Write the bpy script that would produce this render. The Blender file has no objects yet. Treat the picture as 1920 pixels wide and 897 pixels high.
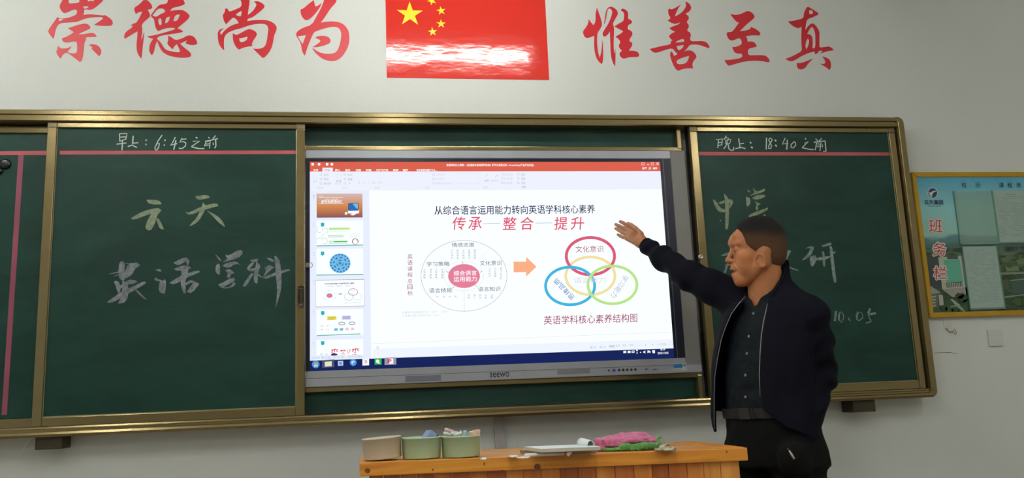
import bpy, bmesh, math, random
import numpy as np
from mathutils import Vector, Matrix
from mathutils import noise as mnoise
random.seed(7)
C = bpy.context.scene.collection
PI = math.pi
# ------------------------------------------------------------------ camera
ZW = 2.10                                   # height of the reference level above the floor
FOC = 1649.5
CAM = (0.2601, -3.7048, -1.0230 + ZW)
RM = ((0.98761, 0.15634, 0.01327), (-0.15134, 0.97152, -0.18233), (-0.04139, 0.17806, 0.98315))
cd = bpy.data.cameras.new('camera')
cam = bpy.data.objects.new('camera', cd)
C.objects.link(cam)
cd.sensor_width = 36.0
cd.lens = FOC / 1920 * 36.0
cd.clip_start = 0.05
cam.matrix_world = Matrix(((RM[0][0], RM[0][2], -RM[0][1], CAM[0]),
                           (RM[1][0], RM[1][2], -RM[1][1], CAM[1]),
                           (RM[2][0], RM[2][2], -RM[2][1], CAM[2]),
                           (0, 0, 0, 1)))
bpy.context.scene.camera = cam
# ------------------------------------------------------------------ world and exposure
vs = bpy.context.scene.view_settings
bpy.context.scene.display_settings.display_device = 'sRGB'
vs.view_transform = 'Standard'
vs.look = 'None'
vs.exposure = 0.0
vs.gamma = 1.0
vs.use_curve_mapping = False
wd = bpy.data.worlds.new('world')
bpy.context.scene.world = wd
wd.use_nodes = True
wd.node_tree.nodes['Background'].inputs[0].default_value = (0.62, 0.70, 0.80, 1)
wd.node_tree.nodes['Background'].inputs[1].default_value = 0.9
LAMP_BOARD = 69.0        # radiance of the tubes in the board lamps
LAMP_CEIL = 125.0         # radiance of the tubes in the ceiling lamps

def ray(u, v):
    a, b = (u - 960) / FOC, -(v - 448.5) / FOC
    return tuple(RM[i][0] * a + RM[i][1] + RM[i][2] * b for i in range(3))
def P(u, v, y=0.0):
    """the point of the plane Y=y that stands at photo pixel u,v"""
    d = ray(u, v); t = (y - CAM[1]) / d[1]
    return Vector((CAM[0] + t * d[0], y, CAM[2] + t * d[2]))
def PZ(u, v, z):
    d = ray(u, v); t = (z - CAM[2]) / d[2]
    return Vector((CAM[0] + t * d[0], CAM[1] + t * d[1], z))

# ------------------------------------------------------------------ materials
def lin(c):
    return tuple((x / 12.92 if x <= 0.04045 else ((x + 0.055) / 1.055) ** 2.4) for x in c)
def rgb(r, g, b):
    return lin((r / 255, g / 255, b / 255)) + (1,)
MATS = {}
def mat(name, col, rough=0.6, metal=0.0, var=0.0, vscale=8.0, bump=0.0, bscale=40.0, spec=0.5, stretch=None, col2=None, sheen=0.0, vdetail=3.0, coat=0.0):
    if name in MATS: return MATS[name]
    m = bpy.data.materials.new(name); m.use_nodes = True
    nt = m.node_tree; b = nt.nodes['Principled BSDF']
    col = rgb(*col)
    b.inputs['Base Color'].default_value = col
    b.inputs['Roughness'].default_value = rough
    b.inputs['Metallic'].default_value = metal
    b.inputs['Specular IOR Level'].default_value = spec
    b.inputs['Coat Weight'].default_value = coat
    if sheen: b.inputs['Sheen Weight'].default_value = sheen
    tc = nt.nodes.new('ShaderNodeTexCoord'); mp = nt.nodes.new('ShaderNodeMapping')
    nt.links.new(tc.outputs['Object'], mp.inputs[0])
    if stretch: mp.inputs['Scale'].default_value = stretch
    if var or col2:
        n = nt.nodes.new('ShaderNodeTexNoise'); n.inputs['Scale'].default_value = vscale; n.inputs['Detail'].default_value = vdetail
        nt.links.new(mp.outputs[0], n.inputs['Vector'])
        r = nt.nodes.new('ShaderNodeValToRGB')
        if col2:
            r.color_ramp.elements[0].color = col; r.color_ramp.elements[1].color = rgb(*col2)
            r.color_ramp.elements[0].position = 0.35; r.color_ramp.elements[1].position = 0.65
        else:
            r.color_ramp.elements[0].color = tuple(max(0, c * (1 - var)) for c in col[:3]) + (1,)
            r.color_ramp.elements[1].color = tuple(min(1, c * (1 + var)) for c in col[:3]) + (1,)
            r.color_ramp.elements[0].position = 0.3; r.color_ramp.elements[1].position = 0.7
        nt.links.new(n.outputs['Fac'], r.inputs[0]); nt.links.new(r.outputs[0], b.inputs['Base Color'])
    if bump:
        n = nt.nodes.new('ShaderNodeTexNoise'); n.inputs['Scale'].default_value = bscale; n.inputs['Detail'].default_value = 4
        nt.links.new(mp.outputs[0], n.inputs['Vector'])
        bp = nt.nodes.new('ShaderNodeBump'); bp.inputs['Strength'].default_value = bump; bp.inputs['Distance'].default_value = 0.01
        nt.links.new(n.outputs['Fac'], bp.inputs['Height']); nt.links.new(bp.outputs[0], b.inputs['Normal'])
    MATS[name] = m; return m
def glow(name, col, s=1.0):
    if name in MATS: return MATS[name]
    m = bpy.data.materials.new(name); m.use_nodes = True
    nt = m.node_tree; nt.nodes.remove(nt.nodes['Principled BSDF'])
    e = nt.nodes.new('ShaderNodeEmission'); e.inputs[0].default_value = rgb(*col); e.inputs[1].default_value = s
    nt.links.new(e.outputs[0], nt.nodes['Material Output'].inputs[0])
    MATS[name] = m; return m

# ------------------------------------------------------------------ object helpers
def link(name, me, m=None, parent=None):
    o = bpy.data.objects.new(name, me); C.objects.link(o)
    if m is not None and me is not None:
        for x in (m if isinstance(m, (list, tuple)) else [m]): me.materials.append(x)
    if parent is not None: o.parent = parent
    return o
def tag(o, label=None, cat=None, group=None, kind=None):
    if label: o['label'] = label
    if cat: o['category'] = cat
    if group: o['group'] = group
    if kind: o['kind'] = kind
    return o
def mesh(name, verts, faces, m=None, parent=None, smooth=False):
    me = bpy.data.meshes.new(name); me.from_pydata([tuple(v) for v in verts], [], faces)
    me.validate(); me.update()
    if smooth: me.polygons.foreach_set('use_smooth', [True] * len(me.polygons))
    return link(name, me, m, parent)
def bmobj(name, bm, m=None, parent=None, smooth=False):
    me = bpy.data.meshes.new(name); bmesh.ops.recalc_face_normals(bm, faces=bm.faces[:])
    bm.to_mesh(me); bm.free()
    if smooth: me.polygons.foreach_set('use_smooth', [True] * len(me.polygons))
    return link(name, me, m, parent)
def bbox(bm, x0, x1, y0, y1, z0, z1, bev=0.0, seg=2, mtx=None):
    r = bmesh.ops.create_cube(bm, size=1.0)
    vsx = r['verts']
    for v in vsx:
        v.co = Vector(((x0 + x1) / 2 + v.co.x * (x1 - x0), (y0 + y1) / 2 + v.co.y * (y1 - y0), (z0 + z1) / 2 + v.co.z * (z1 - z0)))
    if bev:
        es = list({e for v in vsx for e in v.link_edges})
        r2 = bmesh.ops.bevel(bm, geom=es, offset=bev, segments=seg, affect='EDGES', profile=0.6)
        vsx = list({v for f in r2['faces'] for v in f.verts} | {v for v in vsx if v.is_valid})
    if mtx is not None:
        for v in vsx: v.co = mtx @ v.co
def box(name, x0, x1, y0, y1, z0, z1, m, parent=None, bev=0.0, seg=2, mtx=None):
    bm = bmesh.new(); bbox(bm, x0, x1, y0, y1, z0, z1, bev, seg, mtx); return bmobj(name, bm, m, parent)
def tube(name, pts, r, m, parent=None, seg=10, closed=False):
    """round bar along points; r number or list"""
    pts = [Vector(p) for p in pts]; n = len(pts); V = []; F = []
    rs = r if isinstance(r, (list, tuple)) else [r] * n
    up = Vector((0, 0, 1)); prev = None
    for i, p in enumerate(pts):
        a = pts[(i - 1) % n] if (closed or i > 0) else p; b = pts[(i + 1) % n] if (closed or i < n - 1) else p
        t = (b - a).normalized()
        if prev is None:
            s = t.cross(up)
            if s.length < 0.1: s = t.cross(Vector((1, 0, 0)))
        else: s = prev - t * prev.dot(t)
        s.normalize(); prev = s; w = t.cross(s)
        for k in range(seg):
            an = 2 * PI * k / seg; V.append(p + (s * math.cos(an) + w * math.sin(an)) * rs[i])
    for i in range(n if closed else n - 1):
        for k in range(seg):
            j = (i + 1) % n; F.append((i * seg + k, i * seg + (k + 1) % seg, j * seg + (k + 1) % seg, j * seg + k))
    if not closed:
        F.append(tuple(range(seg))[::-1]); F.append(tuple((n - 1) * seg + k for k in range(seg)))
    return mesh(name, V, F, m, parent, smooth=True)
def extr_x(name, prof, x0, x1, m, parent=None, axis='x'):
    """profile of (y,z) pulled along x (or (x,y) pulled along z)"""
    n = len(prof)
    if axis == 'x': V = [(x0, a, b) for a, b in prof] + [(x1, a, b) for a, b in prof]
    else: V = [(a, b, x0) for a, b in prof] + [(a, b, x1) for a, b in prof]
    F = [tuple(range(n)), tuple(range(n, 2 * n))[::-1]] + [(i, i + n, (i + 1) % n + n, (i + 1) % n) for i in range(n)]
    bm = bmesh.new(); vv = [bm.verts.new(v) for v in V]
    for f in F: bm.faces.new([vv[i] for i in f])
    return bmobj(name, bm, m, parent)
def lathe(name, prof, m, parent=None, seg=40, mtx=None):
    V = []; F = []; n = len(prof)
    for k in range(seg):
        a = 2 * PI * k / seg
        for r, z in prof: V.append(Vector((r * math.cos(a), r * math.sin(a), z)))
    for k in range(seg):
        for i in range(n - 1):
            a, b = k * n + i, ((k + 1) % seg) * n + i; F.append((a, b, b + 1, a + 1))
    if mtx is not None: V = [mtx @ v for v in V]
    bm = bmesh.new(); vv = [bm.verts.new(v) for v in V]
    for f in F: bm.faces.new([vv[i] for i in f])
    bmesh.ops.remove_doubles(bm, verts=bm.verts[:], dist=1e-6)
    return bmobj(name, bm, m, parent, smooth=True)
def empty(name, loc=(0, 0, 0), parent=None):
    o = bpy.data.objects.new(name, None); C.objects.link(o); o.location = loc; o.empty_display_size = 0.1
    if parent: o.parent = parent
    return o
def flat_poly(loops):
    """fill outline + hole loops (2D) -> verts2d, tris"""
    cu = bpy.data.curves.new('t', 'CURVE'); cu.dimensions = '2D'; cu.fill_mode = 'BOTH'
    for lp in loops:
        s = cu.splines.new('POLY'); s.points.add(len(lp) - 1)
        for i, (a, b) in enumerate(lp): s.points[i].co = (a, b, 0, 1)
        s.use_cyclic_u = True
    o = bpy.data.objects.new('t', cu); C.objects.link(o)
    bpy.context.view_layer.update()
    me = bpy.data.meshes.new_from_object(o.evaluated_get(bpy.context.evaluated_depsgraph_get()))
    V = [(v.co.x, v.co.y) for v in me.vertices]; F = [tuple(p.vertices) for p in me.polygons]
    bpy.data.objects.remove(o); bpy.data.curves.remove(cu); bpy.data.meshes.remove(me)
    return V, F
def smooth_loop(lp, it=1):
    for _ in range(it):
        out = []; n = len(lp)
        for i in range(n):
            a, b, c = lp[i - 1], lp[i], lp[(i + 1) % n]
            v1 = (a[0] - b[0], a[1] - b[1]); v2 = (c[0] - b[0], c[1] - b[1])
            l1 = math.hypot(*v1) + 1e-9; l2 = math.hypot(*v2) + 1e-9
            cs = (v1[0] * v2[0] + v1[1] * v2[1]) / l1 / l2
            k = 0.25 if cs < 0.1 else 0.07      # keep sharp tips sharp
            out.append((b[0] + v1[0] * k, b[1] + v1[1] * k)); out.append((b[0] + v2[0] * k, b[1] + v2[1] * k))
        lp = out
    return lp
def slab_px(name, loops, y, m, parent=None, thick=0.0006, off=(0, 0), sc=1.0, smooth=0):
    """flat sheet whose outline is given in photo pixels, standing in the plane Y=y, with real thickness"""
    ls = [smooth_loop([(off[0] + a / sc, off[1] + b / sc) for a, b in lp], smooth) if smooth else [(off[0] + a / sc, off[1] + b / sc) for a, b in lp] for lp in loops]
    V, F = flat_poly([[(p.x, p.z) for p in (P(u, v, y) for u, v in lp)] for lp in ls])
    return slab(name, V, F, y, m, parent, thick)
def slab(name, V, F, y, m, parent=None, thick=0.0006):
    bm = bmesh.new()
    vv = [bm.verts.new((a, y, b)) for a, b in V]
    for f in F:
        try: bm.faces.new([vv[i] for i in f])
        except ValueError: pass
    bmesh.ops.recalc_face_normals(bm, faces=bm.faces[:])
    r = bmesh.ops.extrude_face_region(bm, geom=bm.faces[:])
    for e in r['geom']:
        if isinstance(e, bmesh.types.BMVert): e.co.y -= thick
    return bmobj(name, bm, m, parent)
TXT = {}
def glyphs(body, bold=0.0):
    k = (body, bold)
    if k in TXT: return TXT[k]
    cu = bpy.data.curves.new('t', 'FONT'); cu.body = body; cu.resolution_u = 2; cu.align_x = 'CENTER'; cu.align_y = 'CENTER'
    cu.offset = bold; cu.space_line = 1.05
    o = bpy.data.objects.new('t', cu); C.objects.link(o); bpy.context.view_layer.update()
    me = bpy.data.meshes.new_from_object(o.evaluated_get(bpy.context.evaluated_depsgraph_get()))
    V = np.array([(v.co.x, v.co.y) for v in me.vertices]); F = [tuple(p.vertices) for p in me.polygons]
    lo, hi = V.min(0), V.max(0); V = (V - (lo + hi) / 2) / (hi - lo)
    bpy.data.objects.remove(o); bpy.data.curves.remove(cu); bpy.data.meshes.remove(me)
    TXT[k] = (V, F); return TXT[k]
def text(name, body, u0, v0, u1, v1, y, m, parent=None, rot=0.0, bold=0.0, shear=0.0, thick=0.0002):
    """lettering filling the pixel box, laid in the plane Y=y and level with it"""
    V, F = glyphs(body, bold)
    a = P(u0, (v0 + v1) / 2, y); b = P(u1, (v0 + v1) / 2, y); t = P((u0 + u1) / 2, v0, y); d = P((u0 + u1) / 2, v1, y)
    c = (a + b) / 2; w = b.x - a.x; h = t.z - d.z; c.z = (t.z + d.z) / 2
    ca, sa = math.cos(rot), math.sin(rot); out = []
    for x, z in V:
        X = x * w + shear * z * h; Z = z * h
        out.append((c.x + X * ca - Z * sa, c.z + X * sa + Z * ca))
    return mesh(name, [(p[0], y, p[1]) for p in out], F, m, parent)
def ell(cu_, cv, ru, rv, n=48, a0=0.0, a1=2 * PI):
    return [(cu_ + ru * math.cos(a0 + (a1 - a0) * k / n), cv + rv * math.sin(a0 + (a1 - a0) * k / n)) for k in range(n)]
def sheet_px(name, pts, y, m, parent=None):
    return mesh(name, [P(u, v, y) for u, v in pts], [tuple(range(len(pts)))], m, parent)
def band_px(name, pts, w, y, m, parent=None, closed=False, jitter=0.0):
    """a chalk or pen line: ribbon of width w pixels (number or list) along photo pixels"""
    n = len(pts); V = []; F = []
    ws = w if isinstance(w, (list, tuple)) else [w] * n
    for i in range(n):
        a = pts[(i - 1) % n] if (closed or i) else pts[0]; b = pts[(i + 1) % n] if (closed or i < n - 1) else pts[-1]
        dx, dy = b[0] - a[0], b[1] - a[1]; l = math.hypot(dx, dy) + 1e-9
        nx, ny = -dy / l * ws[i] / 2, dx / l * ws[i] / 2
        V.append(P(pts[i][0] + nx, pts[i][1] + ny, y)); V.append(P(pts[i][0] - nx, pts[i][1] - ny, y))
    for i in range(n if closed else n - 1):
        j = (i + 1) % n; F.append((2 * i, 2 * i + 1, 2 * j + 1, 2 * j))
    return V, F
def bands(name, lines, y, m, parent=None, off=(0, 0), sc=1.0, dens=0):
    V = []; F = []
    for ln in lines:
        pts, w = ln[0], ln[1]; closed = len(ln) > 2
        pts = [(off[0] + a / sc, off[1] + b / sc) for a, b in pts]
        v, f = band_px('', pts, w, y, None, closed=closed)
        k = len(V); V += v; F += [tuple(i + k for i in q) for q in f]
    return mesh(name, V, F, m, parent)
def merge(name, objs, parent, m=None):
    """join already built flat meshes into one object"""
    V = []; F = []; MI = []; ms = []
    for o in objs:
        k = len(V); V += [v.co.copy() for v in o.data.vertices]
        for p in o.data.polygons:
            F.append(tuple(i + k for i in p.vertices))
            mm = o.data.materials[p.material_index]
            if mm not in ms: ms.append(mm)
            MI.append(ms.index(mm))
        me = o.data; bpy.data.objects.remove(o); bpy.data.meshes.remove(me)
    o = mesh(name, V, F, ms, parent)
    o.data.polygons.foreach_set('material_index', MI); return o
# ------------------------------------------------------------------ materials of the room
def wall_material():
    m = mat('wall_plaster', (212, 216, 212), rough=0.55, var=0.035, vscale=1.3, bump=0.12, bscale=55, spec=0.3)
    return m
M_wall = wall_material()
M_red = mat('red_vinyl', (206, 34, 48), rough=0.42, spec=0.5, var=0.05, vscale=3)
M_bronze = mat('bronze_aluminium', (128, 114, 78), rough=0.21, metal=0.75, var=0.06, vscale=3.0, bump=0.025, bscale=60, stretch=(0.02, 1, 5))
M_bronze_corner = mat('bronze_aluminium_corner', (112, 102, 76), rough=0.42, metal=0.6, var=0.08)
M_gap = mat('dark_gap', (26, 20, 10), rough=0.8)
def board_material():
    m = mat('green_chalkboard', (34, 66, 56), rough=0.42, spec=0.22, bump=0.012, bscale=300)
    nt = m.node_tree; b = nt.nodes['Principled BSDF']
    tc = nt.nodes.new('ShaderNodeTexCoord')
    mp = nt.nodes.new('ShaderNodeMapping'); mp.inputs['Scale'].default_value = (1.0, 1, 2.6); mp.inputs['Rotation'].default_value = (0, 0.35, 0)
    nt.links.new(tc.outputs['Object'], mp.inputs[0])
    n = nt.nodes.new('ShaderNodeTexNoise'); n.inputs['Scale'].default_value = 2.2; n.inputs['Detail'].default_value = 7; n.inputs['Roughness'].default_value = 0.62; n.inputs['Distortion'].default_value = 0.8
    nt.links.new(mp.outputs[0], n.inputs['Vector'])
    r = nt.nodes.new('ShaderNodeValToRGB')
    r.color_ramp.elements[0].position = 0.35; r.color_ramp.elements[0].color = rgb(17, 50, 41)
    r.color_ramp.elements[1].position = 0.8; r.color_ramp.elements[1].color = rgb(30, 68, 58)
    nt.links.new(n.outputs['Fac'], r.inputs[0]); nt.links.new(r.outputs[0], b.inputs['Base Color'])
    return m
M_green = board_material()
M_tape = mat('pink_tape', (180, 80, 88), rough=0.5, var=0.12, vscale=6)
M_tape2 = mat('faded_pink_tape', (138, 64, 84), rough=0.5, var=0.12, vscale=6)
M_seal = mat('pale_edge_strip', (150, 142, 112), rough=0.35, metal=0.3)
M_chalk_w = mat('white_chalk', (196, 208, 200), rough=0.9, var=0.12, vscale=160)
M_chalk_y = mat('pale_yellow_chalk', (116, 130, 106), rough=0.9, col2=(142, 154, 128), vscale=70)
M_chalk_p = mat('pale_lilac_chalk', (96, 104, 110), rough=0.9, col2=(132, 136, 144), vscale=70)
M_chalk_g = mat('faint_grey_chalk', (100, 118, 112), rough=0.9, col2=(136, 152, 146), vscale=70)
M_silver = mat('grey_display_metal', (158, 162, 170), rough=0.36, metal=0.35, var=0.04, bump=0.01, bscale=300)
M_black = mat('black_display_glass', (22, 24, 42), rough=0.3, spec=0.3)
WY = 0.09              # plane of the front wall
# ------------------------------------------------------------------ the room
def plane(name, pts, m, kind='structure'):
    o = mesh(name, pts, [tuple(range(len(pts)))], m); tag(o, kind=kind); return o
X0, X1, Y1, ZC = -3.1, 4.9, -8.2, 3.28
box('wall_front', X0 - .2, X1 + .2, WY, WY + 0.2, 0, ZC, M_wall)['kind'] = 'structure'
M_wall2 = mat('side_wall_plaster', (205, 205, 196), rough=0.7, var=0.03, vscale=1.3)
M_ceil = mat('ceiling_paint', (222, 222, 216), rough=0.8, var=0.02)
M_floor = mat('floor_tiles', (150, 142, 128), rough=0.35, var=0.15, vscale=5)
box('wall_right', X1, X1 + 0.2, Y1, WY, 0, ZC, M_wall2)['kind'] = 'structure'
box('wall_back', X0 - .2, X1 + .2, Y1 - 0.2, Y1, 0, ZC, M_wall2)['kind'] = 'structure'
box('ceiling', X0 - .2, X1 + .2, Y1 - .2, WY + .2, ZC, ZC + .15, M_ceil)['kind'] = 'structure'
box('floor', X0 - .2, X1 + .2, Y1 - .2, WY + .2, -0.15, 0, M_floor)['kind'] = 'structure'
# left wall with three windows letting the overcast morning in
bm = bmesh.new()
wins = [(-6.9, -5.1), (-4.3, -2.5)]
ys = sorted([Y1, WY] + [v for w in wins for v in w])
for a, b_ in zip(ys[:-1], ys[1:]):
    if (a, b_) in wins:
        bbox(bm, X0 - .2, X0, a, b_, 0, 0.95); bbox(bm, X0 - .2, X0, a, b_, 2.7, ZC)
    else: bbox(bm, X0 - .2, X0, a, b_, 0, ZC)
bmobj('wall_left', bm, M_wall2)['kind'] = 'structure'
M_frame = mat('white_window_frame', (225, 228, 228), rough=0.4)
for k, (a, b_) in enumerate(wins):
    bm = bmesh.new()
    for (p, q, r, s) in ((a, a + .06, .95, 2.7), (b_ - .06, b_, .95, 2.7), (a, b_, .95, 1.01), (a, b_, 2.64, 2.7), ((a + b_) / 2 - .03, (a + b_) / 2 + .03, .95, 2.7), (a, b_, 2.1, 2.16)):
        bbox(bm, X0 - .13, X0 - .07, p, q, r, s)
    bmobj('window_%d' % (k + 1), bm, M_frame)['kind'] = 'structure'

# ------------------------------------------------------------------ lamps
M_lampbody = mat('white_lamp_housing', (235, 235, 232), rough=0.4)
M_tube = glow('lit_tube', (250, 250, 244), LAMP_BOARD)
M_tube2 = glow('lit_ceiling_tube', (250, 250, 246), LAMP_CEIL)
def lamp(name, x, y, z, label, mt, L=1.2, hood=True):
    e = empty(name, (x, y, z)); tag(e, label, 'lamp')
    if not hood: e.rotation_euler.z = PI / 2
    o = box('housing', -L / 2 - .03, L / 2 + .03, -.045, .045, .022, .065, M_lampbody, e, 0.006)
    if hood:   # reflector between tube and room: a board lamp
        extr_x('reflector', [(-.05, .07), (-.10, -.03), (-.104, -.03), (-.054, .074)], -L / 2 - .03, L / 2 + .03, M_lampbody, e)
    tube('light_tube', [(-L / 2, 0, 0), (L / 2, 0, 0)], .014, mt, e, 12)
    for s in (-.4, .4): tube('hanger_rod', [(s, 0, .065), (s, 0, ZC - z)], .006, M_lampbody, e, 6)
lamp('board_lamp', .56, -.82, 3.0, 'hanging tube lamp over the middle of the chalkboard', M_tube)
lamp('board_lamp', -1.75, -.92, 3.0, 'hanging tube lamp over the left half of the chalkboard', M_tube)
for i, x in enumerate((-1.6, 0.42, 3.0)):
    for j, y in enumerate((-2.7, -5.6)):
        lamp('ceiling_lamp', x, y, 3.0, 'hanging tube lamp in the %s row, %s column over the room' % (('front', 'rear')[j], ('left', 'middle', 'right')[i]), M_tube2, hood=False)

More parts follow.
